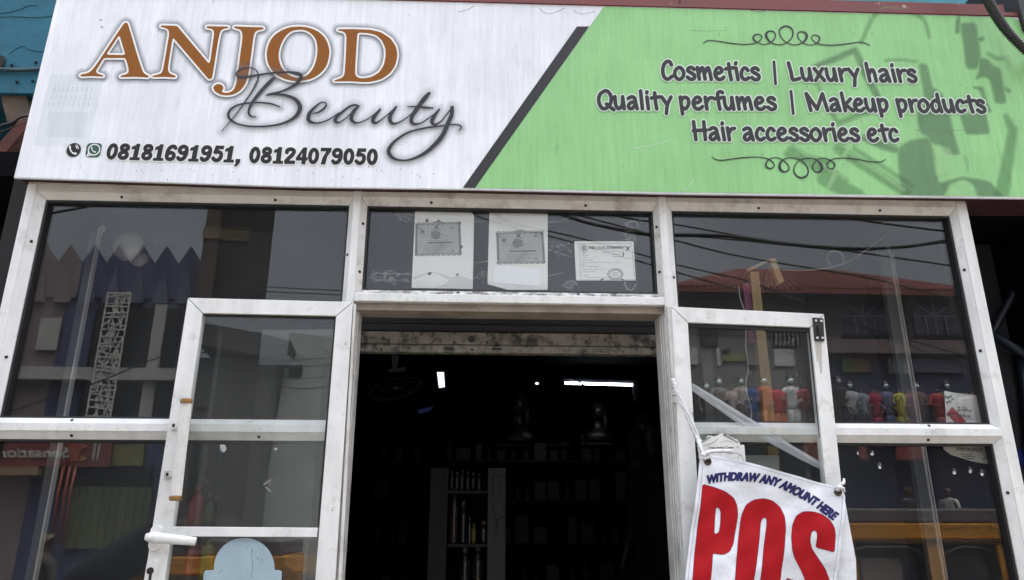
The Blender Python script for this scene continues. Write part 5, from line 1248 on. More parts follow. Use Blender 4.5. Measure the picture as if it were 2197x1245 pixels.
MB().box(P(380, 1130, .2).x, P(700, 1130, .2).x, .10, .30, P(420, 1132, .2).z-.012, P(420, 1132, .2).z).build('glass_shelf', DARK, room)
MB().box(P(380, 1250, .2).x, P(700, 1250, .2).x, .10, .30, P(420, 1250, .2).z-.012, P(420, 1250, .2).z).build('glass_shelf', DARK, room)
# ---- lamps that are on
LIT = mat('lit_tube', (.8, .85, .9), .4, emit=((.82, .92, 1.0), 3.5)); LIT2 = mat('lit_panel', (.8, .85, .9), .4, emit=((.78, .90, 1.0), .7))
Yt = 3.2
tb = thing('tube_light', 'long lit white tube light on the back wall of the shop', 'tube light', tuple(P(1280, 824, Yt)))
a, b = P(1212, 822, Yt), P(1357, 826, Yt)
MB().tube([a, b], .010, 10).build('tube', LIT, tb, True)
FIX = mat('lamp_fixture', (.05, .05, .07), .5)
MB().prism([P(1206, 812, Yt), P(1368, 817, Yt), P(1362, 823, Yt), P(1210, 820, Yt)], (0, .04, 0)).build('fixture', FIX, tb)
MB().prism([P(1356, 826, Yt), P(1367, 824, Yt), P(1370, 858, Yt), P(1362, 860, Yt)], (0, .02, 0)).build('loose_bracket', FIX, tb)
for s_ in ([(1222, 812), (1240, 818), (1254, 828)],): MB().tube([P(x, y, Yt-.03) for x, y in s_], .006, 6).build('wire', BLACK, tb)
el = thing('panel_lamp', 'small lit rectangular lamp panel high on the shop wall', 'lamp', tuple(P(946, 815, 3.0)))
MB().prism([P(938, 799, 3.0), P(952, 799, 3.0), P(954, 830, 3.0), P(942, 832, 3.0)], (0, .02, 0)).build('panel', LIT2, el)
MB().prism([P(935, 796, 3.005), P(955, 796, 3.005), P(957, 833, 3.005), P(939, 835, 3.005)], (0, .04, 0)).build('housing', FIX, el)
o = MB().ball(P(1152, 823, 3.3), .014, .012, .009).build('bulb', LIT2, None, True); tag(o, 'tiny lit bulb between the lamp panel and the tube light', 'bulb')
# ---- wall fan
WF = mat('fan_grey', (.03, .032, .03), .5); WFB = mat('fan_bracket', (.12, .12, .135), .5)
fan = thing('wall_fan', 'dark wall fan with wire cage hanging inside the doorway', 'fan', tuple(P(860, 820, 1.6)))
MB().prism([P(840, 762, 1.6), P(854, 762, 1.6), P(850, 792, 1.6), P(841, 792, 1.6)], (0, .03, 0)).build('bracket', WFB, fan)
MB().prism([P(833, 792, 1.6), P(868, 788, 1.6), P(866, 793, 1.6), P(834, 798, 1.6)], (0, .06, 0)).build('bracket', WFB, fan)
mb = MB(); c = P(848, 832, 1.55)
for k in range(9):
    q = .4+k*.07; rx, rz = .135*(1-.03*k*0), .05
for off, s_ in ((0, 1), (.05, 1.04), (.1, .8)):
    mb.tube([c+Vector((.135*s_*math.cos(t), off, .052*s_*math.sin(t)+.03*math.cos(t))) for t in np.linspace(0, 6.283, 40)], .0022, 5, False)
for t in np.linspace(0, 6.28, 16, endpoint=False):
    mb.tube([c+Vector((.135*math.cos(t)*q, -.02*(1-q)+.05*q, .052*math.sin(t)*q+.03*math.cos(t)*q)) for q in (.2, .6, 1.0)], .0016, 4)
mb.build('cage', WF, fan)
MB().ball(c+Vector((0, .03, 0)), .04, .05, .03).build('motor', BLACK, fan, True)
mb = MB(); mb.prism([P(895, 880, 1.5), P(930, 871, 1.5), P(922, 882, 1.5), P(900, 888, 1.5)], (0, .004, 0)); mb.build('blade_glint', mat('blue_blade_glint', (.02, .06, .35), .3), fan)  # blue patch painted as the glint of a fan blade
# ---- shelf unit
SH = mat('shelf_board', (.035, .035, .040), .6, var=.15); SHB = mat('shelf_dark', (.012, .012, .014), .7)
Y6 = 1.35
su = thing('shelf_unit', 'grey display shelf of bottles facing the open doorway', 'shelf', (P(1000, 1245, Y6).x, Y6, .66))
def vbox(x0, x1, ztop, y0, y1, name, m, par, z0=.661):
    a = P(x0, 1100, Y6).x; b = P(x1, 1100, Y6).x; return MB().box(a, b, y0, y1, z0, ztop).build(name, m, par, bevel=.002)
ztop = P(1000, 1004, Y6).z
vbox(921, 960, ztop, Y6, Y6+.03, 'side_panel', SHB, su); vbox(1046, 1085, ztop, Y6, Y6+.03, 'side_panel', SH, su)
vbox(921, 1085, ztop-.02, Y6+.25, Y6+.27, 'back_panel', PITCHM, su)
for y in (1053, 1168, 1290):
    z = P(1000, y, Y6).z; a = P(960.5, y, Y6).x; b = P(1045.5, y, Y6).x
    MB().box(a, b, Y6+.005, Y6+.249, z-.012, z).build('shelf', SHB, su)
grp = 'bottles on the display shelf'
pal = [((.10, .10, .12), 'grey'), ((.16, .10, .03), 'amber'), ((.03, .03, .035), 'black'), ((.20, .20, .22), 'silver'), ((.10, .03, .03), 'maroon')]
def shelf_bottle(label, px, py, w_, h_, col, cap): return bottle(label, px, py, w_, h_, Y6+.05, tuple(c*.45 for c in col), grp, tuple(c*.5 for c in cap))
for i, (x, h_) in enumerate(((969, 40), (980, 38), (991, 41), (1003, 38), (1015, 36), (1028, 34))):
    o = shelf_bottle('slim dark bottle in the row on the top shelf of the display', x, 1052, 9, h_, (.05, .05, .055), (.10, .10, .12))
shelf_bottle('tall patterned maroon bottle at the left end of the middle shelf', 973, 1167, 16, 108, (.10, .06, .06), (.06, .05, .05))
shelf_bottle('gold bottle on the middle shelf of the display', 1016, 1167, 11, 40, (.30, .20, .04), (.30, .20, .05))
shelf_bottle('slim silver bottle beside the gold bottle', 1007, 1167, 4, 52, (.25, .25, .28), (.2, .2, .22))
shelf_bottle('squat gold capped bottle at the right end of the middle shelf', 1037, 1167, 18, 44, (.04, .03, .02), (.40, .26, .08))
shelf_bottle('black bottle in the middle of the middle shelf', 993, 1167, 18, 84, (.02, .02, .022), (.08, .08, .09))
shelf_bottle('dark ribbed bottle on the lowest visible shelf', 996, 1286, 24, 100, (.03, .03, .04), (.10, .10, .12))
shelf_bottle('second dark ribbed bottle on the lowest visible shelf', 1024, 1286, 26, 104, (.03, .03, .03), (.08, .08, .08))
for label, pts in (('small black device hanging at the top of the grey shelf upright', [(1058, 1022), (1071, 1020), (1073, 1058), (1057, 1060)]), ('tilted black pouch hanging from the grey shelf upright', [(1056, 1086), (1074, 1075), (1085, 1105), (1064, 1117)])):
    mb = MB(); mb.prism([P(x, y, Y6-.012) for x, y in pts], (0, .011, 0)); tag(mb.build('hanging_pouch', mat('pouch_black', (.008, .008, .009), .5), bevel=.002), label, 'pouch')
tag(MB().tube([P(x, y, Y6-.014) for x, y in [(1066, 1118), (1067, 1130), (1063, 1142), (1066, 1146)]], .002, 5).build('dangling_cord', BLACK), 'black cord dangling under the tilted pouch', 'cord')
# ---- dim stock along the back wall
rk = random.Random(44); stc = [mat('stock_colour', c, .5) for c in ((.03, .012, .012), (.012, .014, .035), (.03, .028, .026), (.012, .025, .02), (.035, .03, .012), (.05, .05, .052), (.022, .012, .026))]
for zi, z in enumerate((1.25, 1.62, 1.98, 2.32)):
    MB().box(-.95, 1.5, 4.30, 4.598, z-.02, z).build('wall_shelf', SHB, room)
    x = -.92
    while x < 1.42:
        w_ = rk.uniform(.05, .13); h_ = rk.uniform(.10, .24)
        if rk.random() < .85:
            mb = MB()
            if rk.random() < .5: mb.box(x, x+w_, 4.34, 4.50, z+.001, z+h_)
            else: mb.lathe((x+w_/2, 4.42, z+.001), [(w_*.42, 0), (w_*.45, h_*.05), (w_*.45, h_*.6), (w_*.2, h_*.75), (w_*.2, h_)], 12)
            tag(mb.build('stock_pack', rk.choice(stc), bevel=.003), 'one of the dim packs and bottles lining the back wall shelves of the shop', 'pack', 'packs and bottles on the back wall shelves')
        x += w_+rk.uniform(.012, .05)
# ---- mannequin busts on wall shelves
BUST = mat('bust_plastic', (.014, .010, .011), .4); WIG = mat('dark_wig', (.006, .005, .005), .5, bump=.5, bscale=120)
def bust(label, px, py, Y, k=1.0):
    c = P(px, py, Y); t = thing('mannequin_bust', label, 'bust', tuple(c), 'mannequin busts on the wall shelves')
    mb = MB(); mb.lathe(c, [(.11*k, 0), (.12*k, .02*k), (.115*k, .06*k), (.07*k, .10*k), (.036*k, .13*k), (.032*k, .19*k), (.04*k, .205*k)], 20, 'z', 1.15, .65)
    mb.ball(c+Vector((0, -.012*k, .265*k)), .056*k, .068*k, .080*k, 16, 12); mb.ball(c+Vector((0, -.082*k, .258*k)), .008*k, .012*k, .014*k, 8, 6)
    mb.build('body', BUST, t, True)
    w_ = MB(); w_.ball(c+Vector((0, .012*k, .285*k)), .070*k, .074*k, .083*k, 16, 12); w_.tube([c+Vector((.058*k, .01*k, .28*k)), c+Vector((.07*k, 0, .18*k)), c+Vector((.06*k, -.02*k, .08*k))], [.03*k, .028*k, .012*k], 8); w_.build('wig', WIG, t, True); return t
MB().prism([P(1060, 953, 3.45), P(1140, 953, 3.45), P(1140, 957, 3.45), P(1060, 957, 3.45)], (0, .3, 0)).build('wall_shelf', SHB, room)
MB().prism([P(1255, 950, 3.45), P(1312, 950, 3.45), P(1312, 954, 3.45), P(1255, 954, 3.45)], (0, .3, 0)).build('wall_shelf', SH, room)
MB().prism([P(1175, 954, 3.45), P(1225, 954, 3.45), P(1225, 957, 3.45), P(1175, 957, 3.45)], (0, .3, 0)).build('wall_shelf', SHB, room)
bust('pale dark wigged bust in the middle of the dim shop wall', 1108, 952, 3.6, 1.15); bust('dark wigged bust on the wall shelf under the tube light', 1284, 949, 3.6, .9)
human('person', 'person in dark clothes standing inside the dark shop right of the doorway', (P(1400, 900, 1.9).x, 1.9, .66), R(120), top=(.004, .004, .006), skin=(.012, .007, .005), legs=(.004, .004, .005))

# ================================================================== NEIGHBOURING BUILDINGS
BLUE = mat('blue_render', (.012, .115, .175), .75, var=.22, vscale=4, bump=.5, bscale=16, dirt=(.03, .05, .055), dscale=6, dlo=.56, dhi=.76)
BRK = mat('rough_brown_concrete', (.10, .075, .055), .9, var=.4, vscale=12, bump=.6, bscale=20)
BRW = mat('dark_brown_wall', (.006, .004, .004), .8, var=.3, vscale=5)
YL = .32
nb = thing('neighbouring_building', 'peeling bright blue building beside the left end of the sign', 'building', (-2.2, .4, 0))
PL = Plane((0, YL, 0), (0, 1, 0))
mb = MB(); slab(mb, PL, [(-260, -160), (160, -160), (112, 130), (96, 192), (70, 201), (-260, 196)], 0, .5); mb.build('blue_fascia', BLUE, nb, bevel=.004)
mb = MB(); slab(mb, PL, [(-260, 120), (6, 119), (9, 128), (6, 140), (0, 146), (-260, 150)], -.012, 0); mb.build('broken_render', mat('dark_gap', (.02, .02, .02), .9), nb)
mb = MB(); slab(mb, PL, [(2, 200), (58, 204), (60, 262), (14, 262), (4, 225)], .02, .4); mb.build('concrete_corbel', BRK, nb, bevel=.006)
PIP = mat('painted_pipe', (.02, .06, .075), .5, var=.2)
o = MB().tube([P(x, y, YL-.012) for x, y in [(-60, 150), (0, 149), (40, 151), (80, 149), (120, 146)]], .008, 8).build('conduit_pipe', PIP, nb, True)
for px, py in ((25, 140), (77, 134), (76, 147), (70, 174), (36, 176)): MB().tube([P(px, py, YL-.008), P(px, py, YL+.01)], .0055, 8).build('bolt', SCREWM, nb)
mb = MB()
for c in ([(-5, 30), (22, 26), (44, 20), (62, 12), (80, 12)], [(-10, 37), (40, 36), (75, 38), (118, 34)], [(20, 116), (36, 104), (50, 100), (66, 108), (96, 112)]): mb.tube([P(x, y, YL-.001) for x, y in catmull(c, 5)], .0011, 5)
mb.build('render_crack', mat('crack_dark', (.015, .05, .06), .9), nb)
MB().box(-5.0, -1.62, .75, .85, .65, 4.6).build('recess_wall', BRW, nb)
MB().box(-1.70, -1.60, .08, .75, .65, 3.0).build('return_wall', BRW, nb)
mb = MB(); slab(mb, Plane((0, .45, 0), (0, 1, 0)), [(-200, 398), (12, 398), (28, 408), (26, 418), (-200, 418)], 0, .1); mb.build('timber_ledge', mat('old_timber', (.06, .045, .035), .85, var=.3), nb)
mb = MB(); slab(mb, Plane((0, .50, 0), (0, 1, 0)), [(-200, 512), (20, 516), (0, 640), (-200, 640)], 0, .1); mb.build('door_panel', mat('maroon_panel', (.045, .016, .018), .7), nb)
RUST = mat('rusty_steel', (.13, .045, .035), .75, .2, var=.35, vscale=20, dirt=(.05, .03, .025), dscale=18)
mb = MB(); slab(mb, Plane((0, .20, 0), (0, 1, 0)), [(-60, 372), (38, 262), (60, 252), (58, 272), (-50, 400)], 0, .05); tag(mb.build('rusty_beam', RUST), 'rusty diagonal steel beam left of the sign', 'beam')
cable('thick twisted black cable running under the blue building', [(-60, 300), (0, 271), (24, 264), (44, 252), (66, 247)], .18, .005, BLACK)
cable('thin loose black cable below the blue building', [(-40, 290), (4, 282), (30, 272), (60, 262)], .17, .002, BLACK)
# right side
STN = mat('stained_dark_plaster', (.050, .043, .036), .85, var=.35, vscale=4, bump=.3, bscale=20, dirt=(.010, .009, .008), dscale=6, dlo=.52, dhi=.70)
nr = thing('neighbouring_building', 'dark stained recess wall beside the right end of the shopfront', 'building', (2.6, .8, 0))
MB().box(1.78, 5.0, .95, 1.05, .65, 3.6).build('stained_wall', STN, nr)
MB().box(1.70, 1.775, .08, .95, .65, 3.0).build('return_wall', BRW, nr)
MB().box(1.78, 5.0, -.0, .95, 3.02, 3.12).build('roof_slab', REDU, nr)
PBL = mat('dark_blue_pipe', (.012, .018, .035), .45)
pp = thing('support_pipe', 'dark blue branching support pipe in the shaded recess at right', 'pipe', tuple(P(2126, 718, .5)))
MB().tube([P(2230, 530, .55), P(2126, 716, .55)], .016, 10).build('pipe', PBL, pp, True); MB().tube([P(2126, 716, .55), P(2210, 768, .55), P(2300, 820, .55)], .021, 10).build('pipe', PBL, pp, True)
MB().tube([P(2186, 752, .58), P(2200, 840, .58), P(2215, 1000, .58)], .02, 10).build('pipe', PBL, pp, True)
cable('thin black cable hanging down the stained wall at right', [(2180, 462), (2170, 500), (2150, 550), (2130, 590), (2118, 624), (2105, 650)], .85, .003, BLACK)
cable('pale cable strung under the red soffit at right', [(2068, 472), (2110, 468), (2160, 462), (2230, 445)], .40, .003, mat('dusty_cable', (.10, .05, .045), .7))
cable('second pale cable slanting up under the red soffit at right', [(2092, 468), (2130, 448), (2180, 430), (2220, 420)], .42, .0025, mat('dusty_cable', (.10, .05, .045), .7))
# the wall above the sign
up = thing('upper_wall', 'pale and blue painted upper wall just above the sign', 'wall', (.5, .45, 3.5))
MB().box(-1.2, 1.18, .45, .55, 3.2, 4.6).build('pale_panel', mat('pale_wall', (.50, .53, .55), .7, var=.1), up)
MB().box(1.18, 1.62, .455, .55, 3.2, 4.6).build('blue_panel', BLUE, up); MB().box(1.62, 4.0, .45, .55, 3.2, 4.6).build('blue_panel', mat('teal_wall', (.05, .23, .30), .7, var=.15), up)
human('person', 'person in a royal blue shirt standing behind the right end of the shopfront', (P(2215, 1000, .72).x, .72, .62), R(200), top=(.008, .018, .15), skin=(.05, .028, .02))

# ================================================================== ACROSS THE STREET (what the glass mirrors)
D5 = 17.0
def far(name, col, *a, **k):               # street colours, darkened and greyed to tone down their reflections
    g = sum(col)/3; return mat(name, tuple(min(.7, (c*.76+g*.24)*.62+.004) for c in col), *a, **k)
def mx(px, py, d=D5): return M(px, py, d).x
def mz(px, py, d=D5): return M(px, py, d).z
YF5 = 2*YG-D5
def fbox(par, name, m, px0, px1, pyt, pyb, dy0=0.0, dy1=-.3, d=D5, bevel=0):
    """box given by the pixels its face is mirrored at; faces the shop"""
    pm = (px0+px1)/2; py = (pyt+pyb)/2; y = 2*YG-d
    a, b = mx(px0, py, d), mx(px1, py, d)
    return MB().box(a, b, y+dy1, y+dy0, mz(pm, pyb, d), mz(pm, pyt, d)).build(name, m, par, bevel=bevel)
NAV = far('navy_paint', (.075, .095, .26), .7, var=.15, vscale=1); MAUV = far('mauve_paint', (.34, .265, .275), .7, var=.12, vscale=1); NAV2 = far('pale_navy', (.14, .165, .32), .7, var=.1)
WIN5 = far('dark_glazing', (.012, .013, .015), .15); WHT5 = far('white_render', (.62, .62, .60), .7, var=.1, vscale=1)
# ---- zigzag crowned blue building
za = thing('commercial_building', 'navy and mauve building with a folded zigzag crown, mirrored in the left window', 'building', (mx(250, 900), YF5, .15))
xl, xm, xr = mx(-420, 640), mx(140, 640), mx(424, 600)
zt_, zv_, zl_ = mz(260, 527), mz(260, 564), mz(260, 640)
MB().box(xl, xm, YF5-6, YF5-.05, .15, zv_-.4).build('mauve_wall', MAUV, za); MB().box(xm, xr, YF5-6, YF5-.052, .15, zv_-.4).build('navy_wall', NAV, za)
MB().box(xl, xr, YF5-5.9, YF5-.4, zv_-.4, zv_-.02).build('parapet', NAV, za)
per = (mx(412, 545)-mx(102, 545))/6
x = mx(412, 545)+per*.5; k = 0
while x-per > xl:
    V1 = Vector((x, YF5, zv_)); V0 = Vector((x-per, YF5, zv_)); T = Vector((x-per*.54, YF5+.07, zt_)); B1 = Vector((x, YF5, zl_)); B0 = Vector((x-per, YF5, zl_)); bk = Vector((x-per/2, YF5-.35, zv_))
    mb = MB(); mb.add([T, V1, B1, V0, B0, bk, Vector((x, YF5-.35, zl_)), Vector((x-per, YF5-.35, zl_))], [(0, 1, 2), (0, 4, 3), (0, 2, 4), (0, 5, 1), (0, 3, 5), (1, 5, 6, 2), (3, 4, 7, 5), (5, 7, 6), (2, 6, 7, 4)])
    mb.build('folded_panel', (NAV if x-per/2 > xm else MAUV), za)
    mb = MB(); mb.prism([Vector((x-per/2, YF5+.075, (zt_+zl_)/2+.1)), Vector((x-per*.15, YF5+.075, zl_-.15)), Vector((x-per*.85, YF5+.075, zl_-.15))], (0, -.05, 0)); mb.build('facet', NAV2 if x-per/2 > xm else MAUV, za)  # facet triangles on the navy part take a paler navy than the panels
    x -= per; k += 1
fbox(za, 'black_window', WIN5, 186, 372, 662, 905, .02, -.1); fbox(za, 'black_window', WIN5, 215, 300, 640, 664, .02, -.1)
fbox(za, 'white_ledge', WHT5, -60, 392, 792, 818, .25, 0)
fbox(za, 'white_pilaster', WHT5, 318, 344, 655, 905, .1, 0)
fbox(za, 'white_sign_panel', WHT5, 84, 128, 684, 752, .06, 0)
LATM = mat('lattice_white', (.62, .61, .58), .6)
rl = random.Random(4)
def lattice(par, px0, px1, pyt, pyb):
    pm = (px0+px1)/2; a, b = mx(px0, (pyt+pyb)/2), mx(px1, (pyt+pyb)/2); z0, z1 = mz(pm, pyb), mz(pm, pyt); y = YF5+.32; mb = MB(); w_ = .0155
    def bar(p, q, e=0): 
        p = Vector((p[0], y-e, p[1])); q = Vector((q[0], y-e, q[1])); t = (q-p).normalized(); s = Vector((t.z, 0, -t.x))*w_; mb.prism([p+s, q+s, q-s, p-s], (0, -.04, 0))
    for x_ in (a, b): bar((x_, z0), (x_, z1))
    for z_ in (z0, z1): bar((a, z_), (b, z_), .003)
    n = int((z1-z0)/.15)
    for i in range(n):
        zz = z0+(z1-z0)*(i+.5)/n; bar((a, zz+rl.uniform(-.07, .07)), (b, zz+rl.uniform(-.07, .07)), .001+.0004*i)
        for _ in range(4):
            xx = rl.uniform(a+.06, b-.06); bar((xx+rl.uniform(-.1, .1), zz-.1+rl.uniform(-.04, .02)), (xx+rl.uniform(-.1, .1), zz+.12), .02+.0006*i+.0002*_)
    for q in (.33, .66):
        p0 = (a+(b-a)*q, z0)
        for i in range(n):
            p1 = (a+(b-a)*q+rl.uniform(-.07, .07), z0+(z1-z0)*(i+1)/n); bar(p0, p1, .03+.0005*i+q*.01); p0 = p1
    return mb.build('lattice_screen', LATM, par)
lattice(za, 220, 270, 636, 900); lattice(za, 32, 48, 636, 900)
# ground-floor parts below the transom
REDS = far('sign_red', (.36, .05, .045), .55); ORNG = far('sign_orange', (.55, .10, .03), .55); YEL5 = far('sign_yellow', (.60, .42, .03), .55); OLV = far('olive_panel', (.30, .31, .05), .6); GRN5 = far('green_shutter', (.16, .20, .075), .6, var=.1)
ss = thing('shop_sign', 'red shop sign with white lettering and orange motif, mirrored in the lower left window', 'signboard', tuple(M(100, 975, 16.7)))
fbox(ss, 'red_board', REDS, -260, 238, 936, 1000, 0, -.08, 16.7)
fbox(ss, 'orange_square', ORNG, 148, 172, 947, 990, .03, .0, 16.7)
mb = MB(); mb.prism([M(172, 978, 16.66), M(190, 983, 16.66), M(172, 989, 16.66)], (0, -.02, 0)); mb.build('yellow_triangle', YEL5, ss)
mb = MB(); mb.prism([M(172, 947, 16.66), M(192, 957, 16.66), M(172, 967, 16.66)], (0, -.02, 0)); mb.build('motif', ORNG, ss)
for x in (201, 210): fbox(ss, 'white_stripe', WHT5, x, x+4, 947, 988, .03, 0, 16.7)
ik = Ink(.4, 3)
# the word reads from the far pavement, so it is mirrored here
def mirfn(u, v): return (148-u*152, 981-v/.729*22+ (u*0))
ik.text('Sensation', mirfn, shear=.15)
def mirsheet(d): 
    def f(x, y):
        v = PV(x, y, d).copy(); v[:, 1] = 2*YG-v[:, 1]; return v
    return f
ik.sheet('sign_lettering', far('sign_white', (.75, .72, .70), .5), ss, mirsheet(16.66), .9)
fbox(za, 'olive_panel', OLV, 246, 312, 955, 1000, .12, 0); fbox(za, 'green_shutter', GRN5, 150, 320, 1044, 1178, .06, 0); fbox(za, 'shadow_lintel', DARK, 110, 330, 1003, 1043, .08, 0)
for i in range(9): fbox(za, 'shutter_rib', GRN5, 156+i*18, 162+i*18, 1046, 1176, .10, .061)
for x in (124, 138, 150): MB().tube([M(x+12, 1003, 16.7), M(x, 1060, 16.7), M(x-12, 1168, 16.7)], .035, 8).build('orange_pipe', ORNG, za, True)
fbox(za, 'tan_awning', far('tan_awning', (.5, .30, .17), .7), 8, 100, 1004, 1022, .4, 0)
# ---- dark tower strip
tw = thing('tower', 'tall dark brown tower with a tan band, mirrored in the left window', 'tower', tuple(M(485, 640, 16)))
TWB = far('tower_brown', (.115, .085, .07), .8, var=.2, vscale=1); TWD = far('tower_dark', (.035, .033, .033), .8)
y16 = 2*YG-16
x0, x1, x2 = mx(433, 540, 16), mx(465, 540, 16), mx(526, 540, 16)
MB().box(x0, x1, y16-2, y16, .15, 16).build('brown_face', TWB, tw); MB().box(x1, x2, y16-2.2, y16-.15, .15, 16).build('dark_face', TWD, tw)
MB().box(x0-.03, x1+.01, y16-.1, y16+.03, mz(450, 512, 16), mz(450, 487, 16)).build('tan_band', far('tan_band', (.30, .21, .11), .8), tw)
MB().box(x1+.012, x2+.01, y16-.3, y16-.12, mz(450, 512, 16), mz(450, 487, 16)).build('tan_band', far('tan_band', (.16, .11, .06), .8), tw)
# ---- gabled pair mirrored in the angled left door
def ML(px, py, dist):
    v = CAM+ray(px, py)*dist; return LD.mirror(v)
gb = thing('gabled_house', 'pale gabled house with a dark roofed wing, mirrored in the left door', 'house', tuple(ML(600, 900, 21)))
PALEG = far('pale_green_render', (.62, .70, .67), .8, var=.15, vscale=1); ROOFD = far('dark_roof', (.10, .10, .105), .7, var=.2, vscale=2)
v = [ML(x, y, 21) for x, y in ((534, 704), (706, 700), (712, 712), (703, 905), (690, 1100), (560, 1100), (585, 905), (608, 790))]
yb = sum(p.y for p in v)/len(v)
v = [Vector((p.x, yb, p.z)) for p in v]; xs = [p.x for p in v]
MB().prism([v[0], v[1], v[2], Vector((v[2].x, yb, .15)), Vector((v[5].x, yb, .15)), v[7]], (0, -5, 0)).build('gable_wall', PALEG, gb)
q = [ML(x, y, 20) for x, y in ((437, 693), (560, 712), (622, 728), (612, 770), (583, 768), (430, 745))]; yq = sum(p.y for p in q)/len(q); q = [Vector((p.x, yq, p.z)) for p in q]
MB().prism([q[0], q[1], q[2], q[3], q[4], q[5]], (0, -3, 0)).build('roof', ROOFD, gb)
MB().box(min(q[5].x, q[4].x)-2, q[4].x, yq-3, yq-.3, .15, q[4].z).build('wing_wall', far('grey_wall', (.16, .16, .155), .8, var=.2, vscale=1), gb)
for x0, x1, y0, y1 in ((617, 645, 775, 805), (575, 590, 760, 850)):
    a, b = ML(x0, y0, 20.9), ML(x1, y1, 20.9); MB().box(min(a.x, b.x), max(a.x, b.x), yb-.05, yb+.03, min(a.z, b.z), max(a.z, b.z)).build('window', WIN5, gb)
# ---- red-roofed building at the right
rb = thing('commercial_building', 'red tiled building with arched upper windows, mirrored in the right window', 'building', tuple(M(1780, 905, D5)))
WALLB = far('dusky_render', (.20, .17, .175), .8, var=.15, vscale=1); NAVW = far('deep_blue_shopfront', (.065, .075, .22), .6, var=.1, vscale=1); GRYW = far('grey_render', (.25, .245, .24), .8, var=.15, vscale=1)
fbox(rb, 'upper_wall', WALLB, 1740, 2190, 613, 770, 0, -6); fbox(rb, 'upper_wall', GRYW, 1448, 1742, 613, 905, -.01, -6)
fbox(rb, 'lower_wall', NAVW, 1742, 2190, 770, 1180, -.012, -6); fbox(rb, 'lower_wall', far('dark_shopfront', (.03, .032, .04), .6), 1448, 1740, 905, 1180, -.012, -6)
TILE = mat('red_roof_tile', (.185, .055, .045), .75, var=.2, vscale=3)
e0, e1 = M(1440, 616, D5-.6), M(2060, 622, D5-.6); zr = mz(1750, 583, D5+3)
ey = e0.y; ez = e0.z
mb = MB(); mb.add([Vector((e0.x, ey, ez)), Vector((e1.x+.6, ey, ez)), Vector((e1.x-1.6, ey-3.6, zr)), Vector((e0.x+3.2, ey-3.6, zr)), Vector((e0.x, ey, ez-.12)), Vector((e1.x+.6, ey, ez-.12)), Vector((e1.x+.6, ey-7.2, ez)), Vector((e0.x, ey-7.2, ez))],
                  [(0, 1, 2, 3), (0, 4, 5, 1), (1, 6, 2), (0, 3, 7), (3, 2, 6, 7)])
roof = mb.build('roof', TILE, rb)
for i in range(48):
    t = i/47; a = Vector((e0.x+(e1.x+.6-e0.x)*t, ey, ez+.03)); b = Vector((e0.x+3.2+(e1.x-1.6-e0.x-3.2)*t, ey-3.6, zr+.03)); MB().tube([a, b], .045, 5).build('tile_ridge', TILE, roof)
ARCH = mat('window_surround', (.42, .39, .40), .8)
for cx, w_ in ((1852, 44), (2004, 46)):
    c = M(cx, 685, D5-.02); ww = abs(mx(cx+w_, 685)-mx(cx-w_, 685))/2; z0 = mz(cx, 722); zs = mz(cx, 680); zt2 = mz(cx, 648)
    pts = [Vector((c.x-ww, YF5+.05, z0)), Vector((c.x+ww, YF5+.05, z0))]+[Vector((c.x+ww*math.cos(t), YF5+.05, zs+(zt2-zs)*math.sin(t))) for t in np.linspace(0, math.pi, 14)]
    win = MB().prism(pts, (0, -.04, 0)).build('arched_window', mat('blue_black_glass', (.05, .06, .13), .2), rb)
    for k, (p, q) in enumerate((((0, z0), (0, zt2)), ((-ww, zs), (ww, zs)), ((0, zs), (ww*.7, zs+(zt2-zs)*.7)), ((0, zs), (-ww*.7, zs+(zt2-zs)*.7)), ((-ww*.45, z0), (-ww*.45, zs)), ((ww*.45, z0), (ww*.45, zs)))):
        MB().tube([Vector((c.x+p[0], YF5+.07+k*.003, p[1])), Vector((c.x+q[0], YF5+.07+k*.003, q[1]))], .022, 5).build('glazing_bar', ARCH, win)
    MB().box(c.x-ww*1.15, c.x+ww*1.15, YF5, YF5+.25, z0-.18, z0-.01).build('sill', DARK, rb)
fbox(rb, 'ledge', far('rose_ledge', (.30, .21, .21), .8), 1742, 2190, 735, 764, .3, 0)
for x0, x1, y0, y1, nm, c in ((1804, 1822, 770, 800, 'green_sign', (.15, .32, .08)), (1822, 1864, 772, 800, 'amber_sign', (.34, .20, .05)), (1903, 1947, 771, 803, 'white_sign', (.42, .42, .45)), (1950, 2075, 772, 801, 'lilac_sign', (.16, .165, .34)), (1804, 1935, 760, 767, 'red_sign', (.40, .07, .06))):
    fbox(rb, nm, far(nm, c, .6), x0, x1, y0, y1, .1+.002*(x0 % 7), 0)
ik = Ink(.5, 2); r6 = random.Random(6)
for y in (778, 787, 796):
    for i in range(5): x = 1912+i*6.5; ik.stroke([(x, y-3, 1.4), (x+r6.uniform(-1, 3), y+3, 1.4)], n=1); ik.stroke([(x+2, y-3, 1.2), (x+r6.uniform(0, 4), y+2, 1.2)], n=1)
ik.sheet('sign_strokes', DARK, rb, mirsheet(16.85))
for x0, x1, y0, y1, m_ in ((1480, 1494, 748, 784, WHT5), (1536, 1544, 750, 786, WHT5), (1658, 1700, 751, 787, WHT5), (1546, 1598, 764, 776, OLV), (1548, 1562, 752, 762, DARK), (1500, 1536, 690, 745, WIN5), (1655, 1712, 690, 745, WIN5), (1600, 1625, 760, 785, MAUV)):
    fbox(rb, 'wall_panel', m_, x0, x1, y0, y1, .05, 0)
for i in range(6): fbox(rb, 'balcony_baluster', WHT5, 1658+i*9, 1661+i*9, 716, 744, .12, .06)
fbox(rb, 'display_ledge', DARK, 1448, 2190, 945, 960, .9, 0)
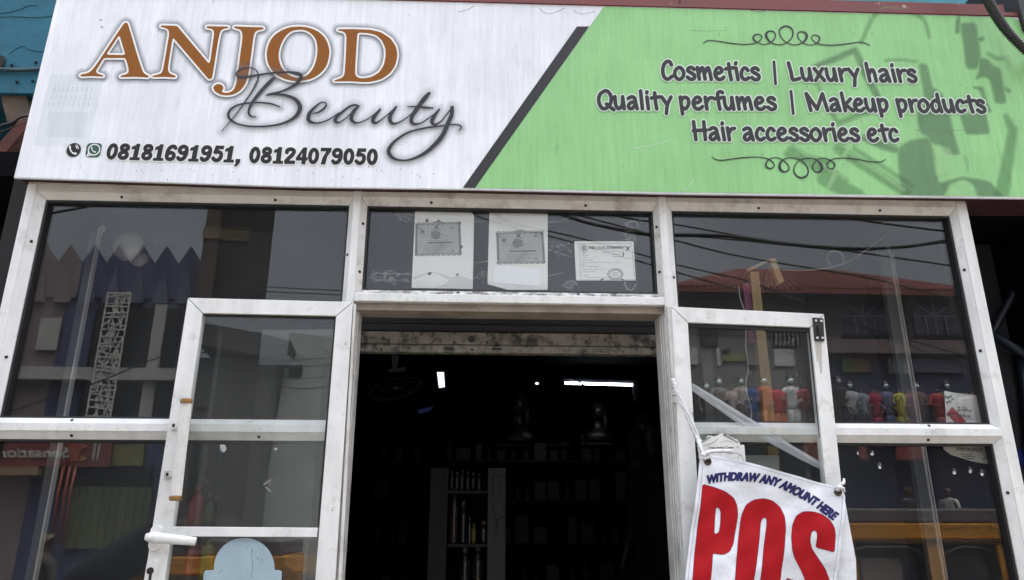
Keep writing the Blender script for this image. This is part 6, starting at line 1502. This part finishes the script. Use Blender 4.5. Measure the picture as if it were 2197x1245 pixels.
for x0, x1, c in ((1805, 1822, (.45, .08, .04)), (1881, 1938, (.42, .035, .045)), (1690, 1730, (.4, .06, .03))): fbox(rb, 'hanging_red_cloth', far('red_cloth', c, .8), x0, x1, 948, 994, .95, .90)
# lit lamps inside the display under the ledge
LMP = far('shop_lamp', (.9, .9, .9), .4, emit=((.9, .95, 1), 2.2))
rlm = random.Random(8)
for x, y in ((2048, 1015), (2082, 1012), (2107, 1018), (1871, 975), (1888, 1003), (1842, 973)):
    c = M(x, y, 16.2); o = thing('pendant_lamp', 'small lit pendant lamp mirrored in the lower right window', 'lamp', tuple(c), 'pendant lamps mirrored in the lower right window')
    MB().ball(c, .035, .035, .035, 8, 6).build('bulb', LMP, o, True); MB().lathe(c+Vector((0, 0, .03)), [(.08, 0), (.05, .05), (.02, .09)], 10).build('shade', SHC, o); MB().tube([c+Vector((0, 0, .12)), c+Vector((0, 0, .6))], .006, 5).build('cord', BLACK, o)
# ---- mannequins along the display
MSK = mat('face_mask', (.66, .80, .86), .6); MAN = far('mannequin_tan', (.22, .14, .10), .5)
rmn = random.Random(33)
def mannequin(label, px, py, top, low, head=True, skirt=False, wide=1.0):
    wide = rmn.uniform(.85, 1.1); e1, e2, e3, fl = rmn.uniform(-.05, .06), rmn.uniform(.02, .14), rmn.uniform(-.06, .1), rmn.uniform(.8, 1.15)
    d = 16.3; c = M(px, py, d); y = c.y; x = c.x; z = c.z
    t = thing('mannequin', label, 'mannequin', (x, y, z-1.45), 'mannequins in the display across the street')
    tp = MB(); tp.lathe((x, y, z-.78), [(.125*wide, 0), (.135*wide, .12), (.12, .28), (.155, .44), (.17, .54), (.12, .61), (.05, .64)], 12, 'z', 1.05, .62)
    hands = {}
    for s in (-1, 1):
        el_ = Vector((x+(.225+e1*(s > 0))*s, y-.02, z-.44)); hn = Vector((x+(.20-(e2 if s > 0 else e3))*s, y+.08+abs(e2)*.6, z-.60+(.1 if (s > 0) == (e2 > .09) else 0))); hands[s] = (el_, hn)
        tp.tube([Vector((x+.14*s, y, z-.19)), el_, hn], [.052, .043, .034], 8)
    tp.build('top', mat('garment', top, .8, var=.55, vscale=rmn.choice((9, 14, 22)), stretch=rmn.choice(((1, 1, 1), (3, 3, .3), (.4, .4, 3)))), t, True)
    lo = MB()
    if skirt: lo.lathe((x, y, z-1.42), [(.24*fl, 0), (.19*fl, .3), (.15, .55), (.12, .64)], 12, 'z', 1, .7)
    else:
        for s in (-1, 1): lo.tube([Vector((x+.075*s, y, z-.76)), Vector((x+.085*s, y, z-1.1)), Vector((x+.09*s, y, z-1.43))], [.10, .085, .085], 8)
    lo.build('lower_garment', mat('garment', low, .8, var=.4, vscale=12, stretch=(2, 2, .4)), t, True)
    hd = MB()
    for s in (-1, 1): hd.tube([hands[s][1], hands[s][1]+(hands[s][1]-hands[s][0]).normalized()*.15], [.03, .022], 7)
    hd.tube([Vector((x, y, z-.16)), Vector((x, y, z-.06))], .045, 8)
    if head: hd.ball((x, y, z+.02), .068, .080, .105, 12, 9)
    hd.build('body', MAN, t, True)
    if head: wg = MB(); wg.ball((x, y-.022, z+.055), .078, .082, .085, 10, 7); wg.build('wig', WIG, t, True); mk = MB(); mk.ball((x, y+.042, z-.012), .066, .062, .062, 10, 7); mk.build('mask', MSK, t, True)
    return t
MQ = [(1513, 830, (.12, .10, .09), (.03, .03, .03), 1, 0, 'in drab brown clothes at the left end of the row'), (1540, 820, (.20, .19, .18), (.04, .04, .04), 1, 0, 'in a mottled grey shirt'), (1566, 828, (.32, .27, .26), (.06, .04, .04), 0, 0, 'headless in a checked pale shirt'),
      (1588, 819, (.33, .28, .27), (.05, .04, .04), 1, 0, 'masked in a second checked pale shirt'), (1608, 822, (.03, .07, .22), (.03, .04, .08), 0, 0, 'headless in a blue shirt'), (1637, 818, (.36, .07, .05), (.30, .10, .03), 1, 0, 'masked in a red shirt behind the timber post'), (1664, 826, (.40, .05, .05), (.34, .10, .04), 0, 0, 'headless in a bright red and orange outfit'),
      (1692, 818, (.42, .44, .43), (.36, .36, .36), 1, 0, 'masked in a pale striped outfit'), (1719, 824, (.36, .06, .07), (.08, .07, .06), 0, 0, 'headless in a red shirt with pale arms'), (1735, 815, (.05, .04, .05), (.03, .03, .03), 1, 0, 'masked in black beside the door stile'), (1797, 817, (.04, .035, .04), (.02, .02, .02), 1, 0, 'masked in black right of the door'),
      (1822, 827, (.46, .46, .48), (.03, .03, .035), 1, 0, 'masked in a white shirt and black trousers'), (1846, 832, (.22, .28, .34), (.03, .03, .04), 0, 0, 'headless in a pale blue striped shirt'), (1873, 832, (.34, .03, .07), (.34, .02, .06), 0, 1, 'headless in a long crimson gown'), (1899, 828, (.17, .19, .30), (.12, .13, .26), 1, 1, 'masked in a lilac blue gown'),
      (1927, 832, (.46, .42, .06), (.28, .28, .05), 0, 0, 'headless in a bright yellow outfit'), (1948, 834, (.22, .07, .12), (.16, .03, .14), 0, 1, 'headless in a purple dress'), (1965, 829, (.20, .15, .13), (.05, .055, .05), 1, 1, 'masked in a patterned brown dress'), (2008, 832, (.40, .06, .06), (.36, .10, .12), 0, 1, 'headless in a red dress'), (2030, 828, (.10, .16, .12), (.06, .06, .06), 1, 0, 'masked in dark green'),
      (2070, 838, (.42, .38, .44), (.35, .33, .35), 0, 1, 'headless in a pale mauve dress'), (2096, 830, (.36, .30, .28), (.3, .28, .27), 1, 0, 'masked in pale clothes at the right end of the row')]
for px, py, a, b, h_, sk, lb in MQ: mannequin('mannequin '+lb, px, py, a, b, bool(h_), bool(sk))
# ---- clothes hung up behind the mannequins
rg = random.Random(12); gcol = [(.05, .05, .06), (.16, .05, .05), (.05, .07, .14), (.14, .12, .09), (.09, .04, .10), (.04, .08, .05), (.18, .16, .15), (.12, .03, .03), (.15, .12, .03)]
for i in range(26):
    px = 1500+i*24+rg.uniform(-5, 5); c = M(px, 842+rg.uniform(-10, 8), 16.75); h_ = rg.uniform(.55, .8); w_ = rg.uniform(.17, .23)
    pts = [(-w_*.35, 0), (w_*.35, 0), (w_*1.25, -.10), (w_*1.35, -.34), (w_, -.33), (w_*.95, -h_), (-w_*.95, -h_-.02), (-w_, -.33), (-w_*1.35, -.34), (-w_*1.25, -.10)]
    o = MB().prism([c+Vector((a, 0, b)) for a, b in pts], (0, -.05, 0)).build('hanging_shirt', mat('shirt_cloth', gcol[i % 9], .85, var=.4, vscale=10), None, bevel=.01)
    tag(o, 'one of the shirts hung in a row behind the mannequins, mirrored in the right window', 'shirt', 'shirts hung behind the mannequins')
# ---- overhead cables
CBL = far('overhead_cable', (.012, .012, .013), .6)
def wire(label, px, r, d=9.0, e0=900, e1=900):
    p = catmull(px, 6); a, b = Vector(p[0]), Vector(p[-1]); u = (a-Vector(p[1])).normalized(); v_ = (b-Vector(p[-2])).normalized()
    p = [tuple(a+u*e0)]+p+[tuple(b+v_*e1)]
    o = MB().tube([M(x, y, d) for x, y in p], r, 6).build('overhead_cable', CBL, None, True); tag(o, label, 'cable', 'cables over the street, mirrored in the glass')
wire('overhead cable crossing the first and second certificates in the glass', [(989, 446), (1048, 473), (1176, 506), (1268, 531), (1403, 570)], .013)
wire('overhead cable crossing above the local government licence in the glass', [(1034, 446), (1101, 478), (1179, 496), (1268, 517), (1403, 554), (1447, 567), (1530, 586), (1608, 604), (1700, 640)], .013)
wire('thickest overhead cable bundle, mirrored across transom and right window', [(1179, 453), (1225, 467), (1268, 480), (1339, 494), (1396, 503), (1447, 504), (1560, 507), (1700, 525), (1830, 533), (1935, 530), (2035, 516)], .030)
wire('thin cable slung just under the thick bundle in the glass', [(1225, 468), (1300, 489), (1396, 506), (1500, 508), (1650, 522), (1800, 536), (1900, 534), (2035, 520)], .014, 9.2)
wire('overhead cable starting above the licence and sloping to the tiled roof', [(1232, 450), (1310, 462), (1375, 473), (1445, 481), (1617, 511), (1760, 530), (2040, 570)], .015)
wire('overhead cable at the top right corner of the right window', [(1738, 456), (1820, 468), (1899, 480), (2042, 498)], .019)
wire('lower overhead cable sloping across the tiled roof', [(1445, 515), (1573, 547), (1725, 573), (1877, 599), (1951, 617)], .015)
wire('overhead cable at the upper left corner of the left window', [(102, 459), (188, 443), (271, 424)], .022)
wire('pair of thin cables low in the left window, upper one', [(516, 612), (600, 617), (735, 624)], .008, 9, 30, 30); wire('pair of thin cables low in the left window, lower one', [(510, 622), (600, 627), (735, 633)], .008, 9, 30, 30)
wire('cable mirrored across the pale ledge of the zigzag building', [(150, 840), (230, 812), (300, 782), (360, 760)], .016, 12, 300, 60)
for i, yy in enumerate((760, 775, 800, 822)):
    p = [tuple(ML(x, y, 13)) for x, y in ((430, yy-20), (560, yy), (640, yy+12), (730, yy+5))]
    o = MB().tube(p, .009, 5).build('overhead_cable', CBL, None, True); tag(o, 'thin cable mirrored in the upper glass of the left door, '+('highest', 'second highest', 'second lowest', 'lowest')[i]+' of four', 'cable', 'cables mirrored in the left door')
# ---- yellow minibuses in the street
YELB = mat('bus_yellow', (.50, .215, .012), .4, var=.06); ROOFB = far('bus_roof', (.17, .13, .14), .45); BGL = far('bus_glass', (.02, .025, .05), .08)
TYR = far('tyre_rubber', (.015, .015, .015), .8)
def minibus(label, xa, yface, zroof, L_=4.6, name='minibus', cat='minibus', npl=5, pil=None):
    t = thing(name, label, cat, (xa+L_/2, yface-.85, .008))
    x0, x1 = xa, xa+L_; y1, y0 = yface, yface-1.7; z = zroof
    MB().box(x0+.02, x1-.02, y0+.03, y1-.03, z-.13, z).build('roof', ROOFB, t, bevel=.02)
    MB().box(x0, x1, y0, y1, z-.31, z-.132).build('upper_panel', YELB, t, bevel=.012)
    for zz, h_ in ((z-.265, .012), (z-.298, .010)): MB().box(x0-.004, x1+.004, y1-.01, y1+.012, zz, zz+h_).build('gutter', YELB if h_ > .011 else BLACK, t)
    zb = z-1.0
    MB().box(x0+.05, x1-.05, y0+.05, y1-.05, zb, z-.312).build('cabin', BGL, t)
    for i, a in enumerate(pil or [x0+i*(L_-.16)/npl for i in range(npl+1)]):
        MB().box(a, a+.16, y0+.01, y1-.01, zb+.001, z-.311).build('window_pillar', YELB, t, bevel=.01)
    MB().box(x0, x1, y0, y1, .42, zb).build('body', YELB, t, bevel=.05)
    for zz in (.62, .78): MB().box(x0+.05, x1-.05, y1-.01, y1+.004, zz, zz+.07).build('black_stripe', BLACK, t)
    for a in ((x0+.85, x1-.9) if L_ > 3 else (x0+.38, x1-.38)):
        for yy in (y1-.1, y0+.1):
            wl = MB().tube([Vector((a, yy-.1, .33)), Vector((a, yy+.11, .33))], .32, 22).build('wheel', TYR, t, bevel=.02); MB().tube([Vector((a, yy-.115, .33)), Vector((a, yy+.125, .33))], .17, 14).build('hub', SHC, wl)
    return t
zb_ = mz(2000, 1091, 4.6)
bx0 = mx(1640, 1120, 4.6)
bus = minibus('yellow minibus with dark windows mirrored in the lower right window', bx0, 2*YG-4.6, zb_, pil=[bx0, mx(1805, 1200, 4.6), mx(1998, 1220, 4.6), mx(2150, 1220, 4.6), bx0+3.6, bx0+4.44])
ybs = 2*YG-4.6
for xa, xb in ((1826, 1985), (2034, 2140)):      # rubber-framed panes
    a, b = mx(xa, 1220, 4.6), mx(xb, 1220, 4.6); za_, zb2 = zb_-.97, zb_-.345
    loop = [Vector((x, ybs+.004, z)) for x, z in soften([(a, za_), (b, za_), (b, zb2), (a, zb2)], .09, 3)]
    MB().tube(loop+[loop[0]], .016, 6).build('window_rubber', BLACK, bus, True)
MB().box(mx(1850, 1220, 4.6), mx(1945, 1220, 4.6), ybs-.10, ybs-.046, zb_-.95, zb_-.42).build('pale_seat_back', mat('bus_seat', (.22, .19, .17), .8), bus, bevel=.03)
ik = Ink(.4, 2); r7 = random.Random(9)
for i in range(13):
    if i in (5, 8): continue
    x = 2036+i*9; pts = [(x+r7.uniform(-2, 2), 1134+r7.uniform(-4, 4), 1.5) for _ in range(4)]; ik.stroke(pts)
ik.sheet('painted_script', BLACK, bus, mirsheet(4.585))
q = ML(612, 1158, 6.2)
minibus('small yellow taxi van mirrored low in the left door', q.x-1.9, q.y, q.z, 1.9, 'taxi_van', 'taxi van', 2)
# ---- people in the street
human('person', 'person in dark navy clothes bending forward, mirrored low in the left window', (M(200, 1180, 1.35).x, M(200, 1180, 1.35).y, .602), R(-90), top=(.010, .011, .026), legs=(.008, .008, .016), skin=(.05, .03, .02),
      pose=dict(pelvis=(0, -.02, .89), belly=(0, .12, .97), chest=(0, .30, 1.07), collar=(0, .42, 1.12), neck=(0, .50, 1.13), jaw=(0, .57, 1.10), skull=(0, .62, 1.13), crown=(0, .67, 1.17), nose=(0, .66, 1.02), lear=(-.083, .60, 1.10), rear=(.083, .60, 1.10), lsh=(-.17, .38, 1.10), rsh=(.17, .38, 1.10), lel=(-.22, .46, .84), rel=(.22, .46, .84), lwr=(-.18, .62, .66), rwr=(.18, .62, .66), lhip=(-.09, -.02, .85), rhip=(.09, -.02, .85), lkn=(-.1, .12, .47), rkn=(.1, .12, .47)))
human('person', 'person with a dark round head mirrored near the bottom left corner', (M(90, 1230, 6.5).x, M(90, 1230, 6.5).y, .008), R(40), top=(.06, .05, .05))
human('person', 'person in a pale shirt mirrored above the minibus roof', (mx(2036, 1075, 15.9), 2*YG-15.9, mz(2036, 1044, 15.9)-1.72), R(60), top=(.5, .5, .5), sleeves=True)
human('person', 'person in a dark suit mirrored above the minibus roof', (mx(1950, 1075, 15.9), 2*YG-15.9, mz(1950, 1044, 15.9)-1.72), R(-20), top=(.05, .045, .06))
